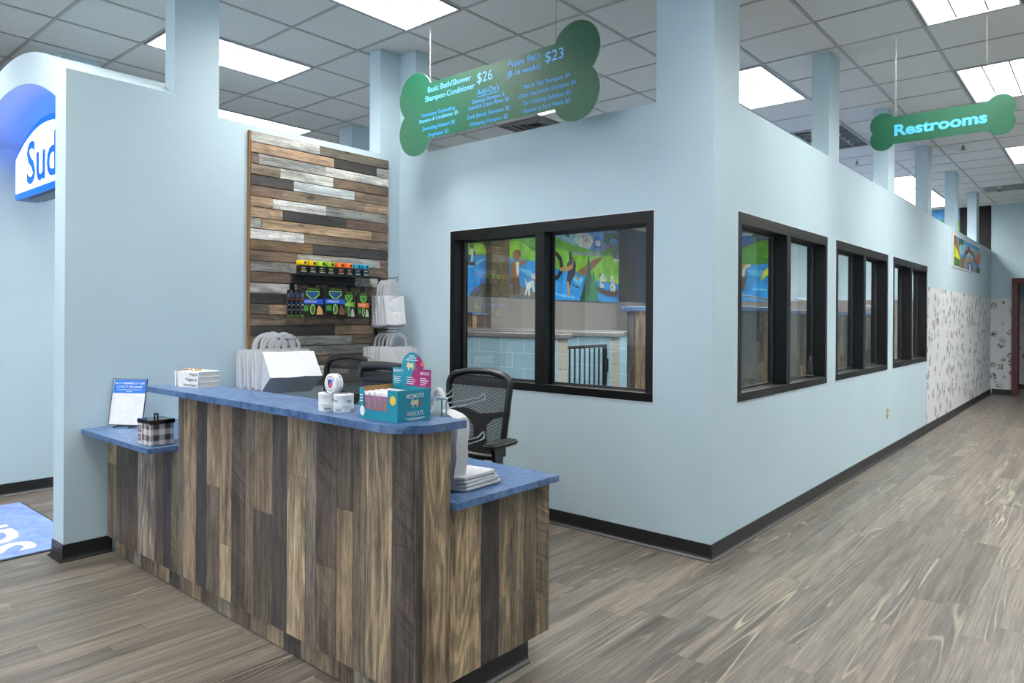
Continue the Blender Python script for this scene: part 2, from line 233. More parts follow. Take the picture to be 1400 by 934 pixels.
MURAL=[('hill2',[(9.748,2.972),(10.506,3.078),(11.269,3.227),(12.246,3.508),(12.254,2.669),(11.274,2.707),(10.51,2.713),(9.751,2.659)]),('hill1',[(9.748,2.917),(10.012,2.986),(10.284,2.944),(10.522,2.925),(10.524,2.718),(9.751,2.663)]),('hill1',[(11.241,3.034),(11.518,3.098),(11.709,3.074),(11.903,2.977),(12.252,2.878),(12.254,2.69),(11.243,2.715)]),('hill3',[(11.27,3.147),(11.393,3.208),(12.248,3.361),(12.252,2.941),(12.034,2.987),(11.773,3.069),(11.55,3.107),(11.271,3.047)]),('water',[(9.751,2.668),(10.524,2.714),(11.243,2.715),(12.254,2.685),(12.263,1.787),(9.758,1.81)]),('wlight',[(9.923,2.448),(10.398,2.628),(10.51,2.626),(10.124,2.441)]),('wlight',[(11.555,2.503),(11.908,2.482),(12.207,2.372),(11.844,2.355)]),('wlight',[(9.928,1.908),(10.021,1.901),(10.008,1.854),(9.928,1.861)]),('rock',[(10.021,1.854),(10.101,1.969),(10.237,2.049),(10.374,2.112),(10.528,2.146),(10.531,1.856)]),('flower',[(10.128,1.97),(10.223,2.039),(10.292,1.975),(10.224,1.916)]),('flower',[(10.324,2.186),(10.401,2.208),(10.436,2.148),(10.36,2.111)]),('leaf',[(10.21,1.916),(10.306,1.995),(10.334,1.9),(10.238,1.869)]),('rock',[(11.243,2.106),(11.527,2.137),(11.718,2.103),(11.912,2.069),(12.076,2.033),(12.227,1.954),(12.228,1.859),(11.245,1.862)]),('trunkd',[(10.256,3.046),(10.394,3.058),(10.535,2.984),(10.637,2.819),(10.652,2.723),(10.523,2.771),(10.48,2.883),(10.395,2.972)]),('trunkd',[(9.909,2.531),(10.21,2.555),(10.211,2.474),(9.91,2.469)]),('greyd',[(10.026,2.885),(10.066,2.925),(10.134,2.922),(10.148,2.838),(10.094,2.815),(10.029,2.838)]),('white',[(10.04,2.801),(10.121,2.808),(10.149,2.706),(10.11,2.553),(10.069,2.55),(10.082,2.682),(10.028,2.697)]),('brownd',[(10.006,2.677),(10.055,2.69),(10.032,2.548),(10.002,2.546)]),('greyd',[(10.135,2.799),(10.198,2.71),(10.136,2.677)]),('brown',[(11.359,2.843),(11.458,2.901),(11.583,2.891),(11.622,2.751),(11.585,2.667),(11.523,2.643),(11.398,2.655),(11.351,2.732)]),('brown',[(11.312,2.629),(11.554,2.645),(11.728,2.687),(11.809,2.682),(11.803,2.624),(11.586,2.545),(11.557,2.3),(11.278,2.247),(11.292,2.448)]),('brownd',[(11.278,2.287),(11.557,2.3),(11.59,2.139),(11.576,1.956),(11.504,1.933),(11.471,2.155),(11.451,1.932),(11.373,1.92),(11.347,2.15),(11.279,2.147),(11.249,2.126)]),('white',[(11.444,2.638),(11.56,2.635),(11.556,2.422),(11.519,2.298),(11.462,2.417)]),('tan',[(11.553,2.756),(11.622,2.751),(11.601,2.668),(11.538,2.674)]),('brownd',[(11.458,2.881),(11.599,2.882),(11.609,2.791),(11.505,2.804)]),('white',[(11.948,2.401),(12.073,2.418),(12.123,2.368),(12.107,2.284),(12.024,2.28),(11.958,2.329)]),('orange',[(11.975,2.299),(12.067,2.293),(12.061,2.257),(11.975,2.262)]),('white',[(11.992,2.258),(12.068,2.251),(12.083,2.002),(12.037,2.0),(12.016,2.114),(11.912,2.069),(11.929,1.914),(11.88,1.923),(11.863,2.067),(11.783,1.921),(11.745,1.94),(11.798,2.106),(11.732,2.267),(11.764,2.299),(11.829,2.189)]),('flower',[(11.656,1.907),(11.735,1.919),(11.726,1.862),(11.65,1.866)]),('sky',[(12.69,3.534),(14.07,3.646),(16.05,3.636),(16.053,3.34),(12.693,3.185)]),('skyl',[(12.748,3.47),(13.688,3.587),(14.335,3.452),(14.426,3.309),(13.947,3.096),(12.751,3.167)]),('white',[(13.731,3.494),(13.899,3.584),(14.028,3.547),(14.247,3.444),(14.381,3.306),(14.207,3.116),(13.776,3.156),(13.566,3.285)]),('purple',[(14.698,3.231),(15.163,3.359),(15.65,3.334),(16.054,3.286),(16.056,3.07),(14.7,2.976)]),('greyl',[(13.404,3.042),(14.339,3.076),(15.357,3.205),(16.055,3.124),(16.058,2.882),(13.406,2.886)]),('hill3',[(12.692,3.325),(13.081,3.242),(13.819,3.135),(14.339,3.089),(14.251,3.045),(12.696,2.953)]),('hill1',[(12.695,3.0),(12.965,3.044),(13.243,3.006),(13.487,2.94),(14.252,2.945),(15.167,3.022),(16.058,2.895),(16.065,2.289),(14.48,2.356),(12.699,2.558)]),('hill2',[(14.654,3.1),(14.976,3.176),(15.356,3.271),(15.651,3.228),(15.456,3.029),(14.7,3.002)]),('hillb',[(15.317,2.392),(15.658,2.565),(16.06,2.72),(16.065,2.289),(15.367,2.289)]),('water',[(12.699,2.57),(13.657,2.539),(14.48,2.356),(15.861,2.308),(15.765,1.852),(12.706,1.838)]),('wlight',[(12.781,2.003),(13.415,1.973),(13.747,1.909),(13.094,1.917)]),('wlight',[(13.451,2.408),(13.954,2.407),(13.828,2.181),(13.659,2.272)]),('brownp',[(13.657,2.527),(14.037,2.708),(14.386,2.879),(14.792,2.983),(14.702,2.874),(14.388,2.653),(14.018,2.447)]),('black',[(12.695,2.965),(12.888,2.956),(13.065,2.839),(13.135,2.654),(13.089,2.462),(12.933,2.313),(12.702,2.279),(12.701,2.396),(12.893,2.417),(13.001,2.575),(12.988,2.739),(12.85,2.859),(12.696,2.872)]),('dkblue',[(13.356,2.955),(13.425,3.008),(13.467,2.951),(13.455,2.89),(13.571,2.825),(13.634,2.708),(13.616,2.488),(13.473,2.312),(13.393,2.165),(13.395,1.973),(13.334,1.935),(13.299,2.161),(13.25,2.303),(13.309,2.473),(13.266,2.686),(13.366,2.788)]),('tan',[(12.989,2.598),(13.287,2.639),(13.408,2.67),(13.51,2.724),(13.468,2.842),(13.55,2.8),(13.499,2.603),(13.328,2.534),(13.009,2.517)]),('tan',[(13.595,2.512),(13.7,2.42),(13.818,2.376),(13.763,2.344),(13.617,2.391)]),('tan',[(13.27,2.304),(13.351,2.283),(13.395,1.973),(13.326,1.942)]),('dkblue',[(13.461,2.312),(13.577,2.196),(13.778,2.184),(13.702,2.147),(13.515,2.193)]),('pine',[(14.147,2.975),(14.219,2.743),(14.301,2.448),(14.371,2.1),(14.441,1.863),(13.789,1.856),(13.935,2.135),(14.039,2.436),(14.101,2.736)]),('pine2',[(14.37,2.652),(14.435,2.454),(14.536,2.206),(14.612,1.864),(14.132,1.859),(14.238,2.196),(14.31,2.449)]),('blue',[(14.372,3.367),(14.536,3.496),(14.733,3.399),(14.735,3.178),(14.392,3.161)]),('white',[(14.448,3.349),(14.674,3.369),(14.675,3.241),(14.562,3.207),(14.449,3.236)]),('greyd',[(14.392,3.161),(14.427,3.164),(14.429,2.995),(14.393,2.993)]),('greyd',[(14.676,3.178),(14.712,3.181),(14.714,3.015),(14.677,3.013)]),('red',[(14.009,3.336),(14.065,3.353),(14.074,3.309),(14.031,3.288)]),('blue',[(13.85,3.395),(13.892,3.424),(13.923,3.385),(13.88,3.356)]),('blue',[(14.264,3.47),(14.3,3.486),(14.313,3.45),(14.278,3.434)]),('greyd',[(15.215,3.012),(15.261,3.198),(15.405,3.248),(15.601,3.224),(15.553,3.115),(15.358,3.074),(15.457,2.95),(15.263,2.937)]),('white',[(15.287,2.965),(15.654,2.95),(15.645,2.883),(15.312,2.888)]),('yellow',[(15.025,3.037),(15.119,3.078),(15.129,3.027)]),('brownd',[(14.504,2.231),(14.894,2.13),(15.514,2.168),(15.443,1.977),(15.178,1.983),(14.802,2.037),(14.528,2.105)]),('tan',[(15.175,2.23),(15.367,2.224),(15.368,2.132),(15.129,2.124)]),('white',[(14.637,2.527),(14.797,2.548),(14.914,2.477),(14.947,2.376),(14.845,2.333),(14.753,2.342),(14.87,2.193),(14.663,2.186),(14.616,2.311),(14.67,2.389)]),('black',[(14.636,2.553),(14.705,2.518),(14.66,2.465),(14.614,2.488)]),('blue',[(14.698,2.352),(14.822,2.34),(14.809,2.298),(14.698,2.314)]),('white',[(15.125,2.461),(15.196,2.542),(15.278,2.468),(15.279,2.338),(15.367,2.237),(15.344,2.118),(15.129,2.119),(15.104,2.253),(15.174,2.334),(15.079,2.368)]),('black',[(15.193,2.386),(15.231,2.362),(15.198,2.329)]),('black',[(15.175,2.256),(15.233,2.232),(15.176,2.191)]),('black',[(14.798,2.472),(14.835,2.453),(14.798,2.431)]),('leaf',[(12.922,3.464),(13.359,3.518),(13.321,3.311),(13.119,3.388),(13.001,3.353)]),('leaf',[(14.832,3.574),(15.256,3.589),(15.897,3.622),(15.848,3.457),(15.549,3.484),(15.162,3.476),(14.975,3.279),(14.812,3.342)]),('trunkd',[(15.257,3.536),(15.549,3.458),(15.799,3.346),(16.028,3.284),(16.03,3.149),(15.75,3.262),(15.452,3.423)]),('pine',[(16.008,2.798),(16.11,2.804),(16.121,1.859),(15.74,1.851),(15.837,2.147),(15.935,2.472)]),]
MURAL_FAR=[('slate',[(-7.042,3.742),(-4.802,3.56),(-5.275,3.223),(-7.039,3.34)]),('sky',[(-6.93,3.693),(-6.025,3.608),(-6.93,3.586)]),('purple',[(-7.038,3.152),(-6.9,3.251),(-6.548,3.347),(-6.101,3.33),(-5.618,3.246),(-5.617,3.018)]),('hill3',[(-7.038,3.152),(-6.709,3.186),(-6.441,3.287),(-6.101,3.33),(-5.619,3.322),(-5.616,2.815),(-7.036,2.884)]),('hill2',[(-7.037,3.045),(-6.871,3.009),(-6.546,2.926),(-6.281,2.899),(-6.098,2.838),(-5.616,2.764),(-5.615,2.663),(-7.035,2.723)]),('water',[(-7.036,2.777),(-6.544,2.734),(-6.097,2.748),(-5.616,2.739),(-5.61,1.838),(-7.03,1.852)]),('wlight',[(-6.733,2.631),(-6.122,2.581),(-6.122,2.451),(-6.597,2.467)]),('wlight',[(-6.541,2.176),(-6.172,2.142),(-6.171,2.103),(-6.595,2.125)]),('blue',[(-6.875,3.542),(-6.82,3.631),(-6.712,3.649),(-6.603,3.614),(-6.554,3.505),(-6.589,3.389),(-6.682,3.25),(-6.736,3.201),(-6.791,3.27),(-6.86,3.408)]),('white',[(-6.874,3.529),(-6.554,3.505),(-6.57,3.427),(-6.863,3.448)]),('brownd',[(-6.752,3.204),(-6.709,3.202),(-6.714,3.165),(-6.747,3.167)]),('tan',[(-7.035,2.723),(-6.843,2.782),(-6.679,2.734),(-6.585,2.744),(-6.598,2.705),(-6.732,2.604),(-6.732,2.472),(-6.895,2.397),(-7.033,2.375)]),('white',[(-6.706,2.762),(-6.598,2.757),(-6.603,2.71),(-6.733,2.631),(-6.759,2.499),(-6.841,2.449),(-6.814,2.634)]),('brownd',[(-7.033,2.402),(-6.677,2.457),(-6.784,2.102),(-7.032,2.107)]),('white',[(-6.921,2.118),(-6.77,2.088),(-6.921,2.078)]),('yellow',[(-6.305,2.536),(-6.227,2.637),(-6.071,2.651),(-6.07,2.501),(-6.2,2.467),(-6.343,2.354),(-6.37,2.368)]),('rock',[(-6.198,2.129),(-6.12,2.146),(-5.965,2.086),(-6.197,2.078)]),]
POSTER=[('sky',[(12.157,2.721),(14.874,2.751),(14.844,2.256),(12.151,2.242)]),('skyl',[(12.598,2.63),(14.876,2.68),(14.851,2.488),(12.604,2.467)]),('brown',[(12.158,2.712),(12.414,2.715),(12.663,2.512),(12.857,2.319),(12.149,2.295)]),('leaf',[(12.596,2.691),(13.074,2.712),(13.0,2.611),(12.721,2.62),(12.576,2.546)]),('yellow',[(12.162,2.573),(12.481,2.498),(12.704,2.392),(12.709,2.258),(12.162,2.246)]),('leaf',[(12.191,2.397),(12.668,2.369),(12.672,2.266),(12.196,2.258)]),('rock',[(12.73,2.373),(13.109,2.461),(13.117,2.239),(12.759,2.251)]),('brownp',[(12.981,2.41),(13.173,2.529),(13.577,2.614),(14.008,2.591),(14.313,2.477),(14.315,2.408),(14.011,2.502),(13.579,2.549),(13.241,2.47),(13.088,2.333)]),('tan',[(13.112,2.398),(13.376,2.448),(14.087,2.462),(14.245,2.267),(14.094,2.259),(13.941,2.407),(13.378,2.404),(13.316,2.25),(13.117,2.25)]),('blue',[(13.378,2.394),(13.912,2.406),(14.094,2.259),(13.383,2.254)]),('white',[(13.586,2.363),(13.726,2.372),(13.802,2.255),(13.59,2.254)]),('red',[(13.479,2.639),(13.645,2.652),(13.62,2.563),(13.481,2.563)]),('orange',[(14.464,2.579),(14.829,2.629),(14.837,2.44),(14.471,2.394)]),('leaf',[(14.318,2.339),(14.823,2.368),(14.828,2.262),(14.322,2.252)]),]
FRONT_LOW=[-4.644, -4.508, -4.324, -4.201, -3.977, -3.867, -3.77, -3.692]
FRONT_HIGH=[-3.692, -3.634, -3.488, -3.38, -3.248, -3.135, -3.008, -2.931, -2.778, -2.662, -2.52, -2.447, -2.308, -2.205, -2.124, -1.972, -1.853, -1.842]
END_Y=[1.635, 1.672, 1.807, 1.974, 2.076, 2.231, 2.314, 2.401]
SLAT_BREAKS=[[3.118], [3.247, 3.663], [2.608, 3.169], [2.78, 3.24], [2.892, 3.443], [2.792, 3.536], [2.724, 3.176], [2.804, 3.363], [2.631, 3.621], [2.983], [3.06], [2.923, 3.706], [2.857, 3.29], [2.89, 3.451, 3.713], [2.925, 3.342], [2.836, 3.292], [2.698, 3.122], [2.983, 3.343], [3.264], [2.657, 3.421], [2.828, 3.594], [3.054], [2.963, 3.397], [3.174]]
# ------------------------------------------------ structure
FX0,FX1,CY0,CY1=-9.75,3.2,-6.0,16.5
CZ=3.69; WT=2.81; WX=-1.807; WY=3.933; LX=-4.66
# floor: slab + vinyl planks running along Y
floor=struct('floor',bx(-10,3.3,-6,18.6,-.12,-.004),M('floor_slab',S(60,56,52),.8))
PW=.127; fl=[]
i=0; x=-9.8
while x<3.2:
    y=-6-random.uniform(0,1.2)
    while y<18.5:
        L=1.22; cx,cy=x+PW/2,y+L/2; fl.append((x,max(y,-6),x+PW,min(y+L,18.5))); y+=L
    x+=PW
def inframe(x,y,z,mx=40):
    px_,py_,d=to_px(x,y,z); return d>.3 and -mx<px_<1400+mx and -mx<py_<934+mx
def vis(p):
    x0,y0,x1,y1=p; cx=(x0+x1)/2
    if not any(inframe(cx,y0+(y1-y0)*t,0) for t in (0,.25,.5,.75,1)): return False
    if y1>WY and x0<WX-.02 and y0>WY-.3: return False
    if x0<-1.9 and x1>-4.6 and y0>1.65: return False
    if x1<LX and y0>2.2: return False
    return True
def ftint():
    k=random.choice([.78,.88,.96,1.04,1.1,1.2])*.96; b=S(117,110,101); j=random.uniform(-.03,.03)
    return (b[0]*k*(1+j),b[1]*k,b[2]*k*(1-j),1)
cand=sorted([p for p in fl if vis(p)],key=lambda p:((p[0]+p[2])/2)**2+((p[1]+p[3])/2)**2)[:300]; cs=set(cand)
rest=NB(); rt=[];rp=[]
for p in fl:
    tint=ftint(); prm=(random.random(),random.choice([.1,.3,.7,1.0]),0)
    if p in cs:
        bm=NB(); hx,hy=(p[2]-p[0])/2,(p[3]-p[1])/2; box(bm,-hx+.0004,hx-.0004,-hy+.0004,hy-.0004,-.004,0)
        obj('floor_plank',plank_mesh(bm,tint,prm),W_FLOOR,floor,loc=((p[0]+p[2])/2,(p[1]+p[3])/2,0))
    else:
        box(rest,p[0]+.0004,p[2]-.0004,p[1]+.0004,p[3]-.0004,-.004,0); rt+=[tint]*8; rp+=[prm]*8
me=bpy.data.meshes.new('floor_plank'); rest.to_mesh(me); rest.free(); stamp(me,rt,rp); tag(obj('floor_plank',me,W_FLOOR,floor),kind='stuff')
# ceiling
ceiling=struct('ceiling',bx(-10,3.3,-6,18.6,CZ+.16,CZ+.26),M_GRID)
GX,GY,P_=-1.10,1.77,(.625,.62)
FIX=[(5,1,'louvered ceiling light at the top of the picture, left of the green bone price sign',1),(8,1,'louvered ceiling light half hidden behind the tall blue column above the left wall',1),(11,3,'louvered ceiling light cut by the left wall top, right of the tall column',1),
 (0,5,'large louvered ceiling light at the top right corner of the picture',1),(3,7,'louvered ceiling light above the corridor windows, right of the tall corner column',1),(0,9,'louvered ceiling light right behind the green restrooms sign',1),(0,15,'louvered ceiling light at the right picture edge beyond the restrooms sign',1),
 (3,17,'nearer of two far louvered lights between the short corridor columns',1),(3,19,'farther of two louvered lights between the short corridor columns',1),(6,5,'small louvered light just under the right end of the green bone price sign',1),(3,11,'unlit louvered ceiling light with dark cells over the second corridor window',0)]
ADDED_LIGHTS=[(i_,j_) for i_ in (4,7,11) for j_ in (8,11,14,17,20)]+[(-2,9),(-2,13),(-2,17),(0,1),(6,-3),(3,-3),(-4,5),(-4,9),(-4,15),(9,-3),(0,-7),(5,-7),(3,21)]  # unseen fixtures added to brighten the back room, corridor and portal
used={}
for a in [(f[0],f[1]) for f in FIX]+ADDED_LIGHTS:
    for k in (0,1): used[(a[0],a[1]+k)]=1
VENT=(7,7)
used[VENT]=1; used[(0,20)]=1; used[(1,20)]=1
tiles=[]
for i in range(-7,14):
    for j in range(-13,27):
        x0=GX-P_[0]*i; y0=GY+P_[1]*j
        if x0+P_[0]>3.25 or x0<-9.9 or (i,j) in used: continue
        tiles.append((x0,y0))
tv=sorted([t for t in tiles if inframe(t[0]+.31,t[1]+.31,CZ,60)],key=lambda t:(t[0]+.3)**2+(t[1]+.3)**2)[:300]; ts=set(tv)
tm=None; rest=NB()
for t in tiles:
    if t in ts:
        if tm is None:
            o=obj('ceiling_tile',bx(-.303,.303,-.30,.30,0,.014,.004),P_TILE,ceiling); tm=o.data
        else: o=obj('ceiling_tile',tm,None,ceiling)
        o.location=(t[0]+P_[0]/2,t[1]+P_[1]/2,CZ+.002+random.uniform(0,.0012)); o.rotation_euler=(random.uniform(-.001,.001),random.uniform(-.001,.001),0)
    else: box(rest,t[0]+.009,t[0]+.616,t[1]+.009,t[1]+.611,CZ+.002,CZ+.016)
tag(obj('ceiling_tile',rest,P_TILE,ceiling),kind='stuff')
grid=NB()
for i in range(-7,15):
    x0=GX-P_[0]*i; box(grid,x0-.012,x0+.012,-6,16.5,CZ-.002,CZ+.001); box(grid,x0-.002,x0+.002,-6,16.5,CZ+.001,CZ+.03)
for j in range(-12,24):
    y0=GY+P_[1]*j
    # cross tees stop inside a 2-cell light
    xs=sorted([GX-P_[0]*i for i in range(-7,15)])
    for a,b in zip(xs,xs[1:]):
        i=round((GX-a)/P_[0])
        if (i,j) in used and (i,j-1) in used and any((f[0]==i and f[1]+1==j) for f in FIX+[(q[0],q[1]) for q in ADDED_LIGHTS]): continue
        box(grid,a+.0121,b-.0121,y0-.012,y0+.012,CZ-.0015,CZ+.001)
tag(obj('grid_rail',grid,M_GRID,ceiling),kind='stuff')
# ------------------------------------------------ ceiling lights (louvred troffers)
M_LIT=M('lamp_diffuser',S(255,255,255),.5,vary=0,emit=(1,.975,.935,1),es=LAMP); M_OFFD=M('unlit_diffuser',S(120,122,124),.6,vary=0)
M_LOUV=M('white_louver',S(238,238,238),.4,vary=0); M_LFR=M('light_frame',S(205,207,208),.5); M_DKL=M('unlit_louver',S(150,154,158),.45,vary=0)
fix_cache={}
def fixture(i,j,label,lit,group=None):
    x0=GX-P_[0]*i; y0=GY+P_[1]*j; w,l=P_[0],2*P_[1]
    root=thing('ceiling_light',label,'ceiling light',(x0+w/2,y0+l/2,CZ),0,group)
    if lit not in fix_cache:
        hw,hl=w/2-.018,l/2-.018; a=[]
        bm=NB()   # housing
        box(bm,-hw-.004,-hw,-hl,hl,.0,.11); box(bm,hw,hw+.004,-hl,hl,0,.11); box(bm,-hw,hw,-hl-.004,-hl,0,.11); box(bm,-hw,hw,hl,hl+.004,0,.11); box(bm,-hw,hw,-hl,hl,.11,.114)
        a.append(('housing',bm,M_LOUV if lit else M_DKL))
        bm=NB(); f=.014
        box(bm,-hw,-hw+f,-hl,hl,-.006,.004); box(bm,hw-f,hw,-hl,hl,-.006,.004); box(bm,-hw+f,hw-f,-hl,-hl+f,-.006,.004); box(bm,-hw+f,hw-f,hl-f,hl,-.006,.004)
        for s in (-1,1): box(bm,s*hw-(.012 if s<0 else 0),s*hw+(.012 if s>0 else 0),-hl,hl,-.002,.0,mi=1)
        for s in (-1,1): box(bm,-hw,hw,s*hl-(.012 if s<0 else 0),s*hl+(.012 if s>0 else 0),-.002,.0,mi=1)
        a.append(('frame',bm,[M_LFR,M_BLK]))
        bm=NB()
        for k in range(1,3): xx=-hw+2*hw*k/3; box(bm,xx-.007,xx+.007,-hl+f,hl-f,.002,.088)
        for k in range(1,6): yy=-hl+2*hl*k/6; box(bm,-hw+f,hw-f,yy-.007,yy+.007,.003,.087)
        a.append(('louver',bm,M_LOUV if lit else M_DKL))
        a.append(('diffuser',bx(-hw+.01,hw-.01,-hl+.01,hl-.01,.098,.104),M_LIT if lit else M_OFFD))
        fix_cache[lit]=[obj(n,b,m,root) for n,b,m in a]
    else:
        for s in fix_cache[lit]:
            c=s.copy(); COL.objects.link(c); c.parent=root
for f in FIX: fixture(f[0],f[1],f[2],f[3])
for a in ADDED_LIGHTS: fixture(a[0],a[1],'white louvered ceiling light added out of view to brighten the room',1,'added ceiling lights out of view')
# supply vent, far return grille
r=thing('air_vent','square black and silver air supply vent in the ceiling below the green bone price sign','air vent',(GX-P_[0]*VENT[0]+.3125,GY+P_[1]*VENT[1]+.31,CZ))
bm=NB()
for k,s in enumerate((.30,.235,.17,.10)):
    z=-.012+.010*k
    for q in (-1,1): box(bm,q*s-.022,q*s+.022,-s,s,z,z+.004); box(bm,-s+.0221,s-.0221,q*s-.022,q*s+.022,z,z+.004)
obj('louver_ring',bm,M('vent_metal',S(120,120,122),.4,.6),r); obj('duct',bx(-.3,.3,-.3,.3,.04,.05),M_BLK,r)
r=thing('air_vent','long grey return grille in the ceiling close to the far corridor wall','air vent',(GX-.0,GY+P_[1]*20+.31,CZ))
obj('frame',bx(-.62,.62,-.29,.29,.002,.008),M_LFR,r); bm=NB()
for k in range(14): yy=-.26+k*.04; box(bm,-.59,.59,yy-.012,yy+.012,-.004,.002)
obj('louver',bm,M('grille_grey',S(140,140,140),.6),r)
# sprinklers
M_SPR=M('sprinkler_metal',S(110,104,98),.3,.8)
for k,(x,y,lab) in enumerate([(-1.45,10.49,'ceiling sprinkler head right below the green restrooms sign'),(-2.72,10.55,'ceiling sprinkler head left of the green restrooms sign above the wall top'),(-1.45,14.28,'farthest ceiling sprinkler head near the end of the corridor')]):
    r=thing('fire_sprinkler',lab,'sprinkler',(x,y,CZ),0,'ceiling sprinklers')
    obj('escutcheon',lathe(NB(),[(.035,0),(.033,-.006),(.014,-.012),(.012,-.03)],seg=16),M_WHT2,r)
    bm=lathe(NB(),[(.008,-.03),(.006,-.06),(.02,-.075),(.036,-.078),(.036,-.081)],seg=16)
    for s in (-1,1): tube(bm,[(s*.008,0,-.03),(s*.018,0,-.045),(s*.01,0,-.07)],.003,6)
    obj('deflector',bm,M_SPR,r)
# ------------------------------------------------ walls
def wall_front_mesh():
    bm=NB(); a,b,c,d=-4.03,-2.20,.915,2.13
    for q in [(LX,a,0,WT),(b,WX,0,WT),(a,b,0,c),(a,b,d,WT)]: box(bm,q[0],q[1],WY,WY+.14,q[2],q[3])
    return bm
wall_front=struct('wall_front',wall_front_mesh(),P_WALL)
SW=[(4.30,6.13),(6.376,8.206),(8.442,10.27)]
bm=NB(); y=WY+.14
for a,b in SW:
    box(bm,WX-.14,WX,y,a,0,WT); box(bm,WX-.14,WX,a,b,0,.915); box(bm,WX-.14,WX,a,b,2.13,WT); y=b
box(bm,WX-.14,WX,y,16.5,0,WT)
wall_corridor=struct('wall_corridor',bm,P_WALL)
wall_left=struct('wall_left',bx(-4.80,LX,2.18,WY+.14,0,WT),P_WALL)
# columns rising from wall tops to the ceiling
def col(par,*b): obj('column',bx(*b),P_WALL,par)
col(wall_front,-2.19,WX,WY,WY+.14,WT,CZ); col(wall_corridor,WX-.14,WX,WY+.14,4.31,WT,CZ)
for y in (6.16,8.20,10.27,12.38,14.56): col(wall_corridor,WX-.14,WX,y,y+.29,WT,CZ)
bm=NB(); box(bm,-4.80,LX,2.03,2.1801,2.8937,CZ); box(bm,-4.80,LX,2.1801,2.33,WT,CZ); obj('column',bm,P_WALL,wall_left); col(wall_left,-4.80,LX,3.72,WY+.14,WT,CZ); col(wall_front,LX,-4.46,WY,WY+.14,WT,CZ)
# arched portal: barrel vault on two jambs
def vault_pts():
    ro=2.19; co=3.19-ro; ho=1.10; ao=math.degrees(math.asin(ho/ro)); o=arc(-5.76,co,ro,90-ao,90+ao,28)
    ri=1.99; ci=2.99-ri; hi=.92; ai=math.degrees(math.asin(hi/ri)); n=arc(-5.76,ci,ri,90+ai,90-ai,28)
    return [(-4.66,0)]+o+[(-6.86,0),(-6.68,0)]+n+[(-4.84,0)]
portal=struct('wall_portal',prXZ(NB(),vault_pts(),1.407,2.18),P_WALL)
wl2=struct('wall_portal_left',bx(-6.86,-6.68,2.18,5.3,0,WT),P_WALL); col(wl2,-6.98,-6.84,2.03,2.33,2.5,CZ); col(wl2,-7.03,-6.78,5.0,5.3,WT-.2,CZ)
wall_far=struct('wall_far',NB(),P_WALL)
bm=NB(); box(bm,-10,-1.36,16.5,16.62,0,CZ+.1); box(bm,-.40,3.3,16.5,16.62,0,CZ+.1); box(bm,-1.36,-.40,16.5,16.62,2.15,CZ+.1); bm.to_mesh(wall_far.data); bm.free()
wall_mural=struct('wall_mural',bx(-9.9,-9.75,-6,16.5,0,CZ+.1),P_GREY)
struct('wall_right',bx(3.2,3.35,-6,16.5,0,CZ+.1),P_WALL)
bk=struct('wall_restroom_hall',bx(-2.4,.6,18.1,18.2,0,CZ),P_WALL)
obj('wallpaper',bx(-2.4,.6,18.096,18.1,.1,1.86),P_PAPER,bk); obj('side_panel',bx(-2.4,-2.3,16.62,18.1,0,CZ),P_WALL,bk); obj('side_panel',bx(.5,.6,16.62,18.1,0,CZ),P_WALL,bk)
# wallpaper bands
obj('wallpaper',bx(WX,WX+.003,10.285,16.5,.1,1.865),P_PAPER,wall_corridor)
obj('wallpaper',bx(WX+.003,-1.46,16.496,16.5,.1,1.865),P_PAPER,wall_far)
obj('grey_band',bx(-9.75,WX-.14,16.496,16.5,0,1.86),P_GREY,wall_far)
obj('black_panel',bx(-2.33,WX-.0,16.49,16.5,2.5,CZ),P_BLACK,wall_far)
# pilasters on the mural wall
TR=M('painted_tree_trunk',S(74,66,42),.7,vary=.35,sc=9); TRD=M('painted_dark_bark',S(44,40,38),.7,vary=.3,sc=9); SLT=M('painted_slate_trunk',S(48,58,78),.7,vary=.15)
pil=obj('pilaster',bx(-9.75,-9.60,10.53,11.08,0,CZ+.05),P_GREY,wall_mural); obj('painted_trunk',bx(-9.755,-9.595,10.525,11.085,1.85,CZ+.04),TR,pil)
pil=obj('pilaster',bx(-9.75,-9.45,15.55,16.5,0,CZ+.05),P_GREY,wall_mural); bm=bx(-9.755,-9.445,15.545,15.98,1.85,CZ+.04); obj('painted_trunk',bm,TRD,pil); obj('painted_trunk',bx(-9.755,-9.445,15.98,16.495,1.85,CZ+.04),SLT,pil)
# baseboards: cove profile
PR=[(0,0),(.024,0),(.022,.005),(.011,.016),(.007,.028),(.006,.1),(0,.1)]
def base(name,p0,p1,n,e0=0,e1=0,par=None):
    """run from p0 to p1, n the outward normal, e0/e1 = 1 mitre outward at an outside corner, -1 inside"""
    p0,p1,n=Vector(p0),Vector(p1),Vector(n); t=(p1-p0).normalized()
    def f0(u,v): q=p0+n*u-t*(u*e0); return (q.x,q.y,v)
    def f1(u,v): q=p1+n*u+t*(u*e1); return (q.x,q.y,v)
    bm=prism(NB(),PR,f0,f1)
    return struct(name,bm,M_RUB)
base('baseboard_front',(LX+.025,WY),(WX,WY),(0,-1),0,1); base('baseboard_corridor',(WX,WY),(WX,16.5-.003),(1,0),1,0)
base('baseboard_left',(LX,1.407),(LX,1.638+.03),(1,0),1,0); base('baseboard_left_back',(LX,2.45),(LX,WY-.03),(1,0))
base('baseboard_portal_jamb',(LX,1.407),(-4.84,1.407),(0,-1),1,1); base('baseboard_portal_inner',(-4.84,1.407),(-4.84,2.18),(-1,0),1,0)
base('baseboard_portal_left',(-6.68,1.407),(-6.68,5.3),(1,0),1,0); base('baseboard_far',(WX+.025,16.5),(-1.46,16.5),(0,-1)); base('baseboard_restroom',(-2.2,18.1),(.5,18.1),(0,-1))
